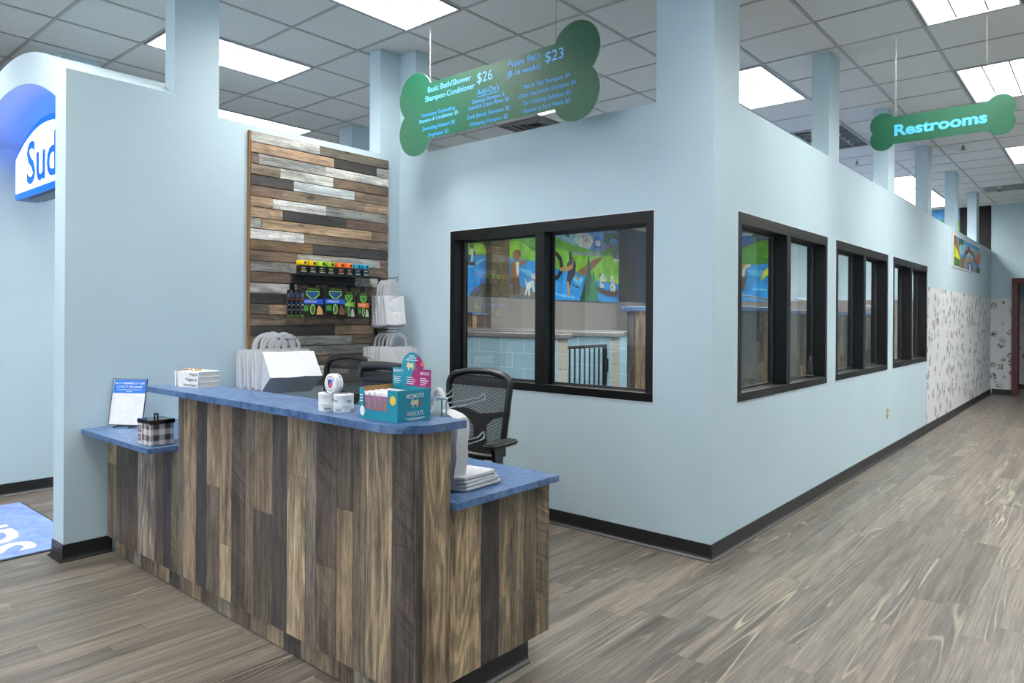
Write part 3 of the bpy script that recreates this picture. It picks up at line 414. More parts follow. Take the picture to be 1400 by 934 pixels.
# corner white-lit wall seam is plain paint
# ------------------------------------------------ windows
def window(name,along,a,b,z0,z1):
    """black two-pane slider; along 'X' on the front wall or 'Y' on the corridor wall; frame, mullion, sill track and panes"""
    def B(bm,u0,u1,d0,d1,w0,w1,bev=.002):
        if along=='X': box(bm,u0,u1,WY+d0,WY+d1,w0,w1,bev)
        else: box(bm,WX-d1,WX-d0,u0,u1,w0,w1,bev)
    bm=NB(); t=.055
    B(bm,a,b,-.006,.146,z1-t-.02,z1); B(bm,a,b,-.006,.146,z0,z0+t)
    B(bm,a,a+t,-.0055,.1455,z0+t,z1-t-.02); B(bm,b-t,b,-.0055,.1455,z0+t,z1-t-.02)
    w=struct(name,bm,M_FRAME)
    m=(a+b)/2; bm=NB(); B(bm,m-.042,m+.042,-.004,.10,z0+t,z1-t-.02); B(bm,m-.025,m+.025,.10,.14,z0+t,z1-t-.02); obj('mullion',bm,M_FRAME,w)
    bm=NB()
    for u0,u1 in ((a+t,m-.042),(m+.042,b-t)):
        B(bm,u0,u1,.088,.10,z0+t,z0+t+.016); B(bm,u0,u1,.088,.10,z1-t-.036,z1-t-.02); B(bm,u0,u0+.022,.088,.10,z0+t+.016,z1-t-.036); B(bm,u1-.022,u1,.088,.10,z0+t+.016,z1-t-.036)
        B(bm,u0,u1,.045,.05,z0+t,z0+t+.006)
    obj('glazing_bead',bm,M('dark_grey_bead',S(34,34,36),.4),w)
    for u0,u1 in ((a+t+.01,m-.05),(m+.05,b-t-.01)):
        bm=NB(); B(bm,u0+.004,u1-.004,.104,.109,z0+t,z1-t-.025,0); obj('pane',bm,P_GLASS,w)
    bm=NB(); s=.006
    B(bm,a-s,b+s,-.003,0,z0-s,z0,0); B(bm,a-s,a,-.003,0,z0,z1,0); B(bm,b,b+s,-.003,0,z0,z1,0); B(bm,a-s,b+s,-.003,0,z1,z1+s,0); obj('sealant',bm,M_SEAL,w)
    return w
window('window_1','X',-4.03,-2.20,.915,2.13)
for k,(a,b) in enumerate(SW): window('window_%d'%(k+2),'Y',a,b,.915,2.13)
# door frame at the corridor end
M_RED=M('dark_red_door_paint',S(74,18,20),.35)
bm=NB(); box(bm,-1.46,-1.36,16.44,16.64,0,2.15,.004); box(bm,-.40,-.30,16.44,16.64,0,2.15,.004); box(bm,-1.46,-.30,16.44,16.64,2.15,2.25,.004)
dr=struct('door_1',bm,M_RED)
d=obj('door_leaf',bx(-.44,-.40,16.66,17.56,.01,2.14,.003),M_RED,dr); obj('door_handle',tube(NB(),[(-.44,17.48,1.0),(-.49,17.48,1.0),(-.49,17.37,1.0)],.009,8),M_CHROME,d)
# outlets
M_IV=M('ivory_plate',S(206,198,160),.4)
for y,z,lab in ((8.22,.452,'ivory wall outlet under the gap between the second and third corridor windows'),(12.02,.458,'ivory wall outlet on the dog wallpaper by the corridor')):
    r=thing('wall_outlet',lab,'outlet',(WX+.003,y,z)); obj('cover_plate',bx(0,.006,-.036,.036,-.06,.06,.003),M_IV,r)
    bm=NB(); box(bm,.006,.009,-.017,.017,.012,.042,.001); box(bm,.006,.009,-.017,.017,-.042,-.012,.001); obj('socket',bm,M('socket_ivory',S(180,170,130),.4),r)
# ------------------------------------------------ painted murals (flat colour fields on the walls)
PAL=dict(hill1=S(120,180,40),hill2=S(60,128,38),hill3=S(88,150,45),hillb=S(150,195,70),water=S(28,130,200),wlight=S(90,175,220),rock=S(92,92,86),flower=S(100,80,170),leaf=S(44,84,38),trunkd=S(62,54,44),greyd=S(92,98,98),white=S(205,210,205),brown=S(120,86,52),brownd=S(78,52,32),tan=S(172,128,72),orange=S(214,96,40),sky=S(70,140,196),skyl=S(130,172,190),purple=S(104,96,138),greyl=S(122,142,140),brownp=S(122,82,46),black=S(24,30,46),dkblue=S(34,42,66),pine=S(20,70,42),pine2=S(34,110,62),blue=S(36,100,176),red=S(180,40,40),yellow=S(190,200,50),slate=S(100,126,134))
def mural(name,data,parent,plane,c,out,step=.0008):
    names=sorted({d[0] for d in data}); mats=[M('mural_'+n,PAL[n],.65,vary=.3,sc=5) for n in names]; bm=NB()
    for k,(n,pts) in enumerate(data):
        q=c+out*(.002+step*k)
        bm.faces.new([bm.verts.new((q,u,v) if plane=='YZ' else (u,q,v)) for u,v in pts]).material_index=names.index(n)
    bmesh.ops.recalc_face_normals(bm,faces=bm.faces)
    return obj(name,bm,mats,parent)
def clipz(pts,z):
    out=[]; n=len(pts)
    for i in range(n):
        a,b=pts[i],pts[(i+1)%n]
        if a[1]>=z: out.append(a)
        if (a[1]>=z)!=(b[1]>=z): t=(z-a[1])/(b[1]-a[1]); out.append((a[0]+t*(b[0]-a[0]),z))
    return out
MB=[('sky',[(5,1.85),(16.5,1.85),(16.5,CZ),(5,CZ)]),('hill2',[(5,2.5),(16.5,2.4),(16.5,2.9),(12,3.2),(8,3.0),(5,3.1)]),('water',[(5,1.85),(16.5,1.85),(16.5,2.35),(5,2.55)])]
mural('mural',[(n,p) for n,p in ((n,clipz(p,1.85)) for n,p in MB+MURAL) if len(p)>2],wall_mural,'YZ',-9.75,1)
MB=[('sky',[(-9.35,1.86),(-5.75,1.86),(-5.75,CZ),(-9.35,CZ)]),('hill2',[(-9.35,2.0),(-5.75,2.2),(-5.75,2.9),(-9.35,3.1)]),('pine',[(-9.3,1.86),(-8.5,1.86),(-8.7,2.3),(-8.95,2.7),(-9.15,2.3)]),('pine2',[(-9.1,1.86),(-8.2,1.86),(-8.45,2.2),(-8.6,2.6),(-8.8,2.2)]),('leaf',[(-9.3,3.0),(-8.6,3.2),(-8.2,2.9),(-8.9,2.7)])]
fm=[(n,[(min(u,-5.75),v) for u,v in p]) for n,p in MURAL_FAR]
mural('mural',[(n,p) for n,p in ((n,clipz(p,1.86)) for n,p in MB+fm) if len(p)>2],wall_far,'XZ',16.5,-1)
mural('mural_upper_strip',[('sky',[(-3.2,2.4),(-2.33,2.4),(-2.33,CZ),(-3.2,CZ)]),('hill2',[(-3.2,2.4),(-2.33,2.4),(-2.33,3.45),(-3.2,3.5)]),('leaf',[(-3.2,3.3),(-2.9,3.2),(-2.75,3.5),(-2.9,3.6),(-3.2,3.62)])],wall_far,'XZ',16.5,-1)
# poster high on the corridor wall
r=thing('wall_poster','colorful canvas print of an arched wooden bridge high on the corridor wall','poster',(WX,12.1,2.2))
obj('canvas',bx(WX,WX+.012,12.10,14.87,2.235,2.745,.003),M_WHT2,r,world=True)
def clampp(p): return (min(max(p[0],12.16),14.81),min(max(p[1],2.262),2.715))
pb=mural('print',[('skyl',[(12.16,2.262),(14.81,2.262),(14.81,2.715),(12.16,2.715)])]+[(n,[clampp(q) for q in p]) for n,p in POSTER],r,'YZ',WX+.012,1); pb.data.transform(Matrix.Translation(-Vector(r.location)))
# ------------------------------------------------ kennel yard seen through the windows: block walls, caps, gate
M_MORT=M('mortar',S(196,216,226),.8); M_BLOCK=M('painted_block',S(158,190,204),.7,bump=.3,bsc=60); M_BLOCK2=M('tan_block',S(176,176,164),.7,bump=.3,bsc=60); M_CAP=M('grey_cap',S(112,110,108),.5)
blk=None
def kennel_wall(name,label,x0,x1,y0,end_tan=True):
    global blk
    r=thing(name,label,'kennel wall',((x0+x1)/2,y0+.1,0),0,'painted block kennel walls'); L=x1-x0
    obj('mortar_core',bx(-L/2+.004,L/2-.004,-.0975,.0975,0,1.165),M_MORT,r)
    if blk is None:
        blk=[obj('block',bx(-.199,.199,-.1,.1,0,.188,.003),M_BLOCK,r)]; first=True
    else: first=False
    hb=None
    for c in range(6):
        x=-L/2; k=0
        if c%2: hbx=.1
        else: hbx=0
        while x<L/2-.01:
            w=.4
            if k==0 and c%2: w=.2
            w=min(w,L/2-x)
            if first: o=blk[0]; first=False
            else:
                o=blk[0].copy(); COL.objects.link(o); o.parent=r
            o.location=(x+w/2,0,c*.197); o.scale=((w-.010)/.4,1,1); x+=w; k+=1
    for c in range(6):
        o=obj('end_block',bx(L/2-.001,L/2+.004,-.098,.098,c*.197+.002,c*.197+.192,.002),M_BLOCK2,r)
    obj('cap',bx(-L/2-.02,L/2+.05,-.14,.14,1.18,1.24,.006),M_CAP,r)
kennel_wall('kennel_wall','nearest light blue block wall with a grey cap behind the front window',-9.6,-5.25,7.0)
kennel_wall('kennel_wall','middle light blue block wall with grey cap at the far side of the black gate',-9.6,-5.23,8.2)
kennel_wall('kennel_wall','farthest light blue block wall running behind the wood clad tub surround',-9.6,-4.32,9.2)
g_=thing('kennel_gate','black barred metal gate between two blue block walls','gate',(-5.31,7.2,0),0)
bm=NB(); box(bm,-.02,.02,0,.98,1.04,1.08,.003); box(bm,-.02,.02,0,.98,.10,.14,.003); box(bm,-.02,.02,0,.04,.1401,1.0399,.003); box(bm,-.022,.022,.92,.98,.1401,1.0399,.003); obj('gate_frame',bm,M_BLK,g_)
for k in range(7):
    obj('bar',bx(-.008,.008,.13+k*.113-.008,.13+k*.113+.008,.14,1.04),M_BLK,g_)
obj('latch_box',bx(-.03,.03,.98,1.04,.70,.88,.005),M_BLK,g_)
# ------------------------------------------------ wood clad tub surrounds with blue tops, grab rails
PAL_W=[S(146,124,96),S(120,104,88),S(96,84,72),S(74,68,66),S(158,134,100),S(108,94,80),S(132,118,104)]
def wplank(parent,x0,x1,y0,y1,z0,z1,tint,prm=None,m=None,name='plank',bev=.0015):
    c=Vector(((x0+x1)/2,(y0+y1)/2,(z0+z1)/2)); bm=NB(); cbox(bm,(0,0,0),(x1-x0-.0012,y1-y0,z1-z0-.0012),bev)
    if (x1-x0)<(y1-y0): 
        bm.free(); bm=NB(); cbox(bm,(0,0,0),(x1-x0,y1-y0-.0012,z1-z0-.0012),bev)
    o=obj(name,plank_mesh(bm,tint,prm or (random.random(),random.choice([0,.3,1]),random.choice([0,.4,1]))),m or W_DESK,parent,loc=c-Vector(parent.location)); return o
def tub_block(label,x0,x1,y0,y1,zt,step=0.0):
    r=thing('tub_surround',label,'bathing tub',((x0+x1)/2,(y0+y1)/2,0)); c=r.location
    obj('carcass',bx(x0+.02,x1-.02,y0+.02,y1-.02,0,zt-.05),M('carcass_board',S(70,62,54),.8),r,world=True)
    obj('top',bx(x0-.05,x1+.03,y0-.04,y1+.03,zt-.05,zt,.004),P_LAM,r,world=True)
    x=x0
    while x<x1-.01:
        w=min(random.uniform(.11,.15),x1-x); wplank(r,x,x+w,y0,y0+.018,.0,zt-.052,mulc(random.choice(PAL_W),random.uniform(1,1.3))); x+=w
    y=y0+.018
    while y<y1-.01:
        w=min(random.uniform(.09,.15),y1-y); s=random.uniform(.5,1.2)
        wplank(r,x1-.018,x1,y,y+w,.0,s,mulc(random.choice(PAL_W),random.uniform(.95,1.3))); wplank(r,x1-.018,x1,y,y+w,s,zt-.052,mulc(random.choice(PAL_W),random.uniform(.95,1.3))); y+=w
tub_block('weathered wood tub surround with blue top nearest the front window',-4.2,-3.0,6.9,8.05,1.575)
tub_block('wood clad tub surround with blue top seen through the first corridor window',-4.2,-3.0,8.14,11.18,1.555)
tub_block('wood clad tub surround seen through the second corridor window',-4.2,-3.0,11.27,13.9,1.555)
tub_block('narrow blue topped wood post far behind the front window at left',-9.66,-9.36,9.72,10.1,1.535)
for k,(y,lab) in enumerate([(8.0,'chrome curved grooming arm behind the first pane of the first corridor window'),(10.0,'chrome curved grooming arm behind the second pane of the first corridor window'),(12.3,'chrome curved grooming arm behind the second corridor window'),(15.0,'chrome curved grooming arm behind the third corridor window')]):
    r=thing('grooming_post',lab,'grooming arm',(-2.9,y,0),0,'chrome grooming arms')
    obj('pole',tube(NB(),smooth_path([(0,0,0),(0,0,.8),(0,0,1.50),(-.01,-.03,1.60),(-.03,-.14,1.655),(-.08,-.5,1.68),(-.12,-1.0,1.70)],6),.014,10),M_CHROME,r,smooth=True)
    obj('base_flange',lathe(NB(),[(.05,0),(.05,.008),(.02,.012)],seg=20),M_CHROME,r)
    obj('loop',tube(NB(),[(-.08+.018*math.cos(a*.7),-.5,1.655+.02*math.sin(a*.7)) for a in range(9)],.003,6,closed=True),M_CHROME,r)
r=thing('rubber_step','low step with black ribbed top beside the farthest block wall','step',(-4.7,7.9,0))
obj('body',bx(-.25,.25,-.35,.35,0,.42,.01),M('step_grey',S(90,90,92),.6),r); bm=bx(-.27,.27,-.37,.37,.42,.44,.004)
for k in range(12): box(bm,-.26,.26,-.35+k*.062,-.33+k*.062,.4401,.446)
obj('ribbed_mat',bm,M_BLK,r)
# wet floor cone style black sleeve on sill
r=thing('black_cone','small black cone standing on the first corridor window sill, right pane','cone',(WX-.066,5.93,.971)); obj('body',lathe(NB(),[(.03,0),(.03,.015),(.022,.02),(.010,.17),(.006,.175)],seg=20),M_BLK,r,smooth=True)
# ------------------------------------------------ reception desk
desk=thing('reception_desk','reclaimed wood plank reception desk with a raised front section','reception desk',(-3.24,2.0,0))
CB=M('desk_carcass',S(58,50,44),.8)
bm=NB(); box(bm,-3.695,-1.862,1.656,1.79,.1,1.030); box(bm,-4.64,-3.695,1.656,1.79,.1,.737); obj('carcass',bm,CB,desk,world=True)
bm=NB(); box(bm,-1.90,-1.858,1.81,2.40,.1,.737); box(bm,-4.655,-4.60,1.81,2.40,0,.737); obj('leg_panel',bm,CB,desk,world=True)
tan,tan2,br,dbr,gr,ch,lg=S(176,155,126),S(162,143,118),S(134,118,100),S(106,94,84),S(132,124,114),S(76,71,70),S(146,136,124)
def front(xs,tints,zt,seg):
    for k,(a,b) in enumerate(zip(xs,xs[1:])):
        t,ring,saw=tints[k]; cuts=[.1]+seg.get(k,[])+[zt]
        for q,(z0,z1) in enumerate(zip(cuts,cuts[1:])):
            tt=t if q==len(cuts)-2 else random.choice([tan2,br,dbr,tan,ch]); wplank(desk,a,b,1.638,1.656,z0,z1,mulc(tt,random.uniform(.72,.90),.04),(random.random(),ring,saw))
front(FRONT_LOW,[(tan,.3,.2),(dbr,0,.3),(dbr,.2,.8),(lg,1,0),(dbr,0,0),(ch,0,.3),(br,.2,1)],.739,{0:[.55],1:[.42],5:[.5]})
front(FRONT_HIGH,[(gr,0,.2),(tan2,.4,.3),(ch,.3,0),(tan2,.4,.2),(tan2,.2,.3),(dbr,0,1),(gr,.2,.2),(tan2,.3,.2),(ch,.5,0),(tan2,.6,.1),(gr,.3,0),(dbr,0,1),(dbr,0,.3),(br,0,.2),(tan2,1,0),(dbr,0,1),(dbr,0,.2)],1.036,{3:[.62],6:[.83],7:[.58],9:[.78],11:[.45],12:[.70],15:[.63],4:[.36]})
et=[(dbr,0,.3),(tan,1,0),(tan,1,0),(ch,.5,0),(tan2,.5,.1),(br,.2,.2),(tan2,.2,1)]
for k,(a,b) in enumerate(zip(END_Y,END_Y[1:])):
    zt=1.036 if b<1.82 else .739; a=max(a,1.656); t,ring,saw=et[k]
    cuts=[.1]+({3:[.13],4:[.33]}.get(k,[]))+[zt]
    for q,(z0,z1) in enumerate(zip(cuts,cuts[1:])): wplank(desk,-1.862,-1.842,a,b,z0,z1,mulc(t,.84),(random.random(),ring,saw))
# plank faced inner side of the raised section, visible past the display
x=-3.70
while x<-1.87:
    w=min(.15,-1.862-x); wplank(desk,x,x+w,1.79,1.806,.77,1.036,mulc(random.choice([tan2,br,dbr]),1)); x+=w
x=-4.60; k=0
while x<-1.88:
    w=min(random.uniform(.09,.17),-1.87-x); wplank(desk,x,x+w,1.668,1.684,.001,.1,mulc([tan2,dbr,lg,dbr,br,tan,ch,br][k%8],random.uniform(.9,1.05))); x+=w; k+=1
bm=prYZ(NB(),[(1.70,0),(2.28,0),(2.28,.1),(1.70,.1)],-1.90,-1.868); prism(bm,PR,lambda u,v:(-1.868+u*.9,1.69,v),lambda u,v:(-1.868+u*.9,2.285,v)); obj('black_toe_kick',bm,M_RUB,desk,world=True,label='black rubber toe kick at the desk end')
obj('black_toe_kick',bx(-3.6,-1.9,2.26,2.285,.001,.1),M_RUB,desk,world=True)
low=[(-4.657,1.495),(-3.712,1.495),(-3.712,1.8075),(-1.812,1.8075),(-1.812,2.43),(-4.657,2.43)]
tag(obj('low_worktop',prXY(NB(),low,.741,.768),P_LAM),'low blue mottled laminate worktop with a shelf end jutting forward at left','worktop')
hp=[(-3.95,1.575)]+arc(-1.98,1.74,.165,-90,0,12)+[(-1.815,1.86),(-3.95,1.86)]
tag(obj('transaction_counter_top',prXY(NB(),hp,1.038,1.067),P_LAM),'raised blue mottled laminate counter top with one rounded front corner','counter top')
# ------------------------------------------------ slat wall of reclaimed planks
sl=thing('slatwall_panel','tall slat wall panel of mixed reclaimed wood planks on the left wall','slat wall',(-4.64,3.16,.6))
Y0,Y1,ZT=2.55,3.79,2.757; RH=.0768
BR=M('slat_groove_edge',S(128,92,50),.7)
obj('backing',bx(LX,-4.652,Y0,Y1,ZT-24*RH,ZT),BR,sl,world=True); obj('edge_strip',bx(LX,-4.634,Y0-.010,Y0,ZT-24*RH,ZT+.004),BR,sl,world=True)
gw,gg,bl,to,cc,dk,ol,wh=S(180,182,178),S(144,146,142),S(206,216,218),S(168,144,118),S(64,62,62),S(120,101,86),S(98,94,82),S(224,225,221)
SC_=[[gw,ol],[to,cc,gw],[dk,gg,wh],[br,wh,dk],[cc,bl,br],[dk,br,to],[to,wh,gg],[to,cc,dk],[gw,to,dk],[wh,br],[S(120,100,76),cc],[dk,gw,dk],[gg,gg,dk],[dk,cc,wh,dk],[gw,dk,br],[cc,br,br],[ol,to,dk],[br,dk,dk],[cc,to],[dk,gw,br],[br,gg,dk],[dk,br],[br,wh,dk],[cc,br]]
for r_,(brk,cl) in enumerate(zip(SLAT_BREAKS,SC_)):
    ys=[Y0]+brk+[Y1]; z1=ZT-r_*RH; z0=z1-RH+.006
    for k,(a,b) in enumerate(zip(ys,ys[1:])):
        c=cl[min(k,len(cl)-1)]; bm=NB(); cbox(bm,(0,0,0),(.022,b-a-.0012,z1-z0),.0012)
        obj('plank',plank_mesh(bm,mulc(c,random.uniform(.92,1.1),.03),(random.random(),random.choice([.1,.4]),random.choice([0,.5]))),W_SLAT,sl,loc=Vector((-4.6405,(a+b)/2,(z0+z1)/2))-Vector(sl.location))
# ------------------------------------------------ hanging bone signs
M_GREEN=M('green_sign_face',S(4,74,50),.5,spec=.35,vary=.03,sc=2); M_LBLUE=M('light_blue_lettering',S(96,176,240),.5,vary=0); M_LBLUE2=M('blue_lettering',S(40,140,215),.5,vary=0)
def bone(cx,z1,z2,zt,zb,r,half,yc,th):
    """bone outline: two round lobes at each end of a bar"""
    dx=half; zm=(z1+z2)/2; h=(z1-z2)/2; nx=math.sqrt(r*r-h*h)
    a1=math.degrees(math.asin((zt-z1)/r)); an=math.degrees(math.atan2(-h,nx))
    up=arc(dx,z1,r,180-a1,an,22)          # right upper lobe, from the bar top clockwise to the notch
    lo=arc(dx,z2,r,-an,-180+math.degrees(math.asin((z2-zb)/r)),22)
    right=up+lo[1:]; left=[(-a,b) for a,b in right][::-1]
    pts=[(cx+a,b) for a,b in right+left]
    return prXZ(NB(),pts,yc-th/2,yc+th/2,mi=0,side=1)
def chain(x,y,z0,z1,parent):
    bm=NB(); L=.017; n=int((z1-z0)/(L*.78)); st=(z1-z0)/n
    for k in range(n):
        zc=z0+st*(k+.5); e=[]
        for q in range(8):
            a=q*math.pi/4; u=.0045*math.cos(a); w=L/2*math.sin(a); e.append((x+(u if k%2 else 0),y+(0 if k%2 else u),zc+w))
        tube(bm,e,.0014,4,closed=True)
    return obj('chain',bm,M('chain_metal',S(170,172,172),.3,.8),parent,world=True)
M_EDGE=M('pale_sign_edge',S(196,204,200),.6)
s=thing('price_sign','large green bone shaped price sign listing bath services, hung on chains','hanging sign',(-3.379,3.66,2.7))
obj('bone_board',bone(-3.379,3.16,2.89,3.24,2.812,.187,.765,3.66,.014),[M_GREEN,M_EDGE],s,world=True)
chain(-3.985,3.66,3.235,CZ,s); chain(-2.775,3.66,3.235,CZ,s)
for t,x,z,w,h in BONE_TEXT:
    text('lettering',t,M_LBLUE if h>.07 or 'Basic' in t or 'Cond' in t[8:] else M_LBLUE2,s,width=w,height=max(h,.024),pos=(x,3.652,z),bold=.004 if h>.05 else .008)
u=[b for b in BONE_TEXT if b[0].startswith('Add')][0]
obj('underline',bx(u[1],u[1]+u[3],3.6512,3.6518,u[2]-.014,u[2]-.009),M_LBLUE2,s,world=True)
s=thing('restroom_sign','smaller green bone shaped sign reading Restrooms above the corridor','hanging sign',(-1.0,6.11,2.78))
obj('bone_board',bone(-1.001,2.985,2.873,3.035,2.823,.092,.385,6.11,.012),[M_GREEN,M_EDGE],s,world=True)
chain(-1.295,6.11,3.03,CZ,s); chain(-.70,6.11,3.03,CZ,s)
text('lettering','Restrooms',M('restroom_lettering',S(70,170,240),.5,vary=0),s,width=REST[2],height=REST[3],pos=(REST[0],6.103,REST[1]),bold=.035)
# ------------------------------------------------ lit sign in the portal
s=thing('lit_sign','backlit white arched sign box with blue border and blue letters inside the portal','lit sign',(-5.76,1.67,2.33))
def archp(hw,zb,zs,zt,n=18):
    sag=zt-zs; R_=(hw*hw+sag*sag)/(2*sag); a=math.degrees(math.asin(hw/R_)); return [(-5.76-hw,zb),(-5.76+hw,zb)]+arc(-5.76,zt-R_,R_,90-a,90+a,n)
M_SB=M('sign_blue_border',S(0,70,220),.4,vary=0,emit=(0,.13,.95,1),es=1.1); M_SF=M('sign_white_face',S(255,255,255),.5,vary=0,emit=(.93,.95,1,1),es=1.6)
obj('cabinet',prXZ(NB(),archp(.715,2.33,2.64,2.86),1.622,1.76),M('sign_cabinet',S(96,140,170),.5),s,world=True)
obj('blue_border',prXZ(NB(),archp(.715,2.33,2.64,2.86),1.612,1.6215),M_SB,s,world=True); obj('lit_face',prXZ(NB(),archp(.675,2.375,2.635,2.81),1.607,1.6115),M_SF,s,world=True)
obj('access_panel',bx(-6.25,-5.3,1.65,1.74,2.312,2.33),M('sign_cabinet_panel',S(110,130,145),.5),s,world=True)
text('lettering','Suds',M('sign_blue_letter',S(0,90,230),.4,vary=0,emit=(0,.1,.6,1),es=.6),s,width=.86,height=.31,pos=(-6.16,1.606,2.42),bold=.02)
A_=[q for q in archp(.715,2.33,2.64,2.86)[2:]]
for nm,y0_,y1_ in (('added_glow_strip',1.64,1.74),):  # glowing strip added on top of the cabinet to light the vault blue
    o_=A_+[(a+(a+5.76)*.008,b+.010) for a,b in A_[::-1]]; obj(nm,prXZ(NB(),o_,y0_,y1_),M('added_blue_glow',S(0,40,255),.5,vary=0,emit=(.015,.11,1,1),es=9),s,world=True)
# ------------------------------------------------ floor mat
m=thing('floor_mat','light blue entrance mat with white letters and black rubber edge','floor mat',(-5.645,1.0,0))
obj('rubber_edge',bx(-6.36,-4.93,.35,1.64,.0005,.006,.002),M_RUB,m,world=True)
g=G('blue_carpet'); tc=g.n('ShaderNodeNewGeometry'); a=g.noise(tc.outputs['Position'],9,4,.7); b_=g.noise(tc.outputs['Position'],300,2); c=g.mix(g.ramp(a,(.3,.7,0,1)),S(96,124,186),S(132,156,206)); g.set(g.b.inputs['Base Color'],c); g.b.inputs['Roughness'].default_value=.95; g.bump(b_,.5,.002)
obj('carpet',bx(-6.345,-4.945,.365,1.622,.0061,.010),g.m,m,world=True)
text('lettering','SUDS',M('cream_carpet_letter',S(222,216,200),.95),m,width=1.22,height=.36,plane='XY',pos=(-5.03,1.04,.0103),align='R',bold=.02)
# ------------------------------------------------ counter items
ZC=1.067
# books
M_BOOK=M('white_book_cover',S(226,226,226),.6,vary=.03); M_PAGE=M('book_pages',S(214,212,206),.8); M_INK=M('black_ink',S(30,30,32),.7,vary=0); TW=M('jute_twine',S(150,112,66),.9)
for k,(t,lab) in enumerate([('Nose Kisses','bottom white book of the stack, spine reading Nose Kisses'),('Wiggles &','middle white book of the stack, spine reading Wiggles &'),('Wags &','top white book of the stack, spine reading Wags &')]):
    b=thing('book',lab,'book',(-3.74,1.76,ZC+k*.028),math.radians(9+k*.8),'white decorative books on the counter')
    bm=NB(); box(bm,-.1,.1,-.065,.065,0,.003,.0006); box(bm,-.1,.1,-.065,.065,.025,.028,.0006); box(bm,-.1,.1,-.068,-.065,.0,.028,.0008); obj('cover',bm,M_BOOK,b)
    obj('pages',bx(-.097,.097,-.0645,.061,.0031,.0249),M_PAGE,b); text('lettering',t,M_INK,b,height=.014,width=(.11,.095,.062)[k],pos=(.09,-.0683,.008),align='R',world=False,bold=.01)
tw=thing('twine_bow','jute twine tied around the white books with wooden beads on top','twine',(-3.74,1.76,ZC),math.radians(9),None)
bm=NB(); tube(bm,[(-.075,-.0705,0.001),(-.075,-.0705,.0855),(-.075,.069,.0855),(-.075,.069,0.001)],.002,6); obj('twine',bm,TW,tw)
bm=NB()
tube(bm,smooth_path([(-.075,-.03,.087),(-.03,-.045,.093),(.0,-.02,.089),(.02,.01,.092),(.05,-.02,.088),(.03,-.04,.090),(-.02,.0,.089)],5),.0022,6); obj('bow',bm,TW,tw)
MBD=M('wood_bead',S(196,150,96),.5)
for k in range(9):
    a=k*.7; obj('bead',lathe(NB(),[(.002,-.0055),(.0055,-.003),(.0065,0),(.0055,.003),(.002,.0055)],seg=12),[MBD,M_WHITE][k%3==1],tw,loc=(-.06+.014*k,-.03+.018*math.sin(a),.0915),smooth=True)
# round white tins
M_TIN=M('white_tin',S(232,232,232),.35,vary=.02); M_TLAB=M('tin_grey_print',S(150,160,172),.5); M_TB=M('shield_blue',S(24,90,200),.4,vary=0); M_TO=M('shield_orange',S(232,90,50),.4,vary=0)
def tin(label,loc,upright=False,rot=0):
    t=thing('round_tin',label,'tin',loc,rot,'round white tins on the counter'); R_,H=.0395,.036
    rt=(math.radians(90),0,0) if upright else (0,0,0); off=(0,H/2,R_) if upright else (0,0,0)
    def put(n,bm,m,sm=True): return obj(n,bm,m,t,loc=off,rot=rt,smooth=sm)
    put('base',lathe(NB(),[(R_-.002,0),(R_-.0005,.0015),(R_-.0005,.018),],seg=48),M_TIN); put('lid',lathe(NB(),[(R_,.0185),(R_+.0005,.020),(R_+.0005,.0335),(R_-.002,H)],seg=48),M_TIN)
    bm=NB()
    for a0 in (-60,35,150):
        n=8
        for k in range(n):
            a,b=math.radians(a0+k*5),math.radians(a0+k*5+5); q=R_+.0009
            bm.faces.new([bm.verts.new((q*math.cos(x),q*math.sin(x),z)) for x,z in ((a,.006),(b,.006),(b,.015),(a,.015))])
    put('side_print',bm,M_TLAB,False)
    sh=[(-.016,.015),(0,.019),(.016,.015),(.015,-.006),(.009,-.015),(0,-.020),(-.009,-.015),(-.015,-.006)]
    put('shield_print',prXY(NB(),sh,H+.0001,H+.0006),M_TB,False); put('patch_print',prXY(NB(),[(-.002,.006),(.012,.002),(.010,-.010),(.0,-.016),(-.006,-.006)],H+.0007,H+.0011),M_TO,False)
    put('dog_print',prXY(NB(),[(-.012,.010),(-.007,.013),(-.003,.007),(-.001,-.002),(-.006,-.004),(-.011,.002)],H+.0007,H+.0011),M_INK,False)
    bm=NB()
    for q in (0,1):
        for k in range(9):
            a=math.radians((205 if q else 25)+k*15); rr_=.0285; c_=(rr_*math.cos(a),rr_*math.sin(a)); tx,ty=-math.sin(a)*.0022,math.cos(a)*.0022; nx,ny=math.cos(a)*.0022,math.sin(a)*.0022
            bm.faces.new([bm.verts.new((c_[0]+i*tx+j*nx,c_[1]+i*ty+j*ny,H+.0003)) for i,j in ((-1,-1),(1,-1),(1,1),(-1,1))])
    put('ring_print',bm,M_INK,False)
tin('lower round white tin of the left pair on the counter',(-2.415,1.672,ZC)); tin('upper round white tin of the left pair on the counter',(-2.415,1.672,ZC+.0362),rot=.8)
tin('lower round white tin of the right pair beside the teal box',(-2.333,1.687,ZC),rot=-.5); tin('upper round white tin of the right pair, orange mark on lid',(-2.333,1.687,ZC+.0362),rot=-.9)
tin('round white tin standing on edge on top of the other tins, blue shield facing out',(-2.372,1.668,ZC+.0725),True)
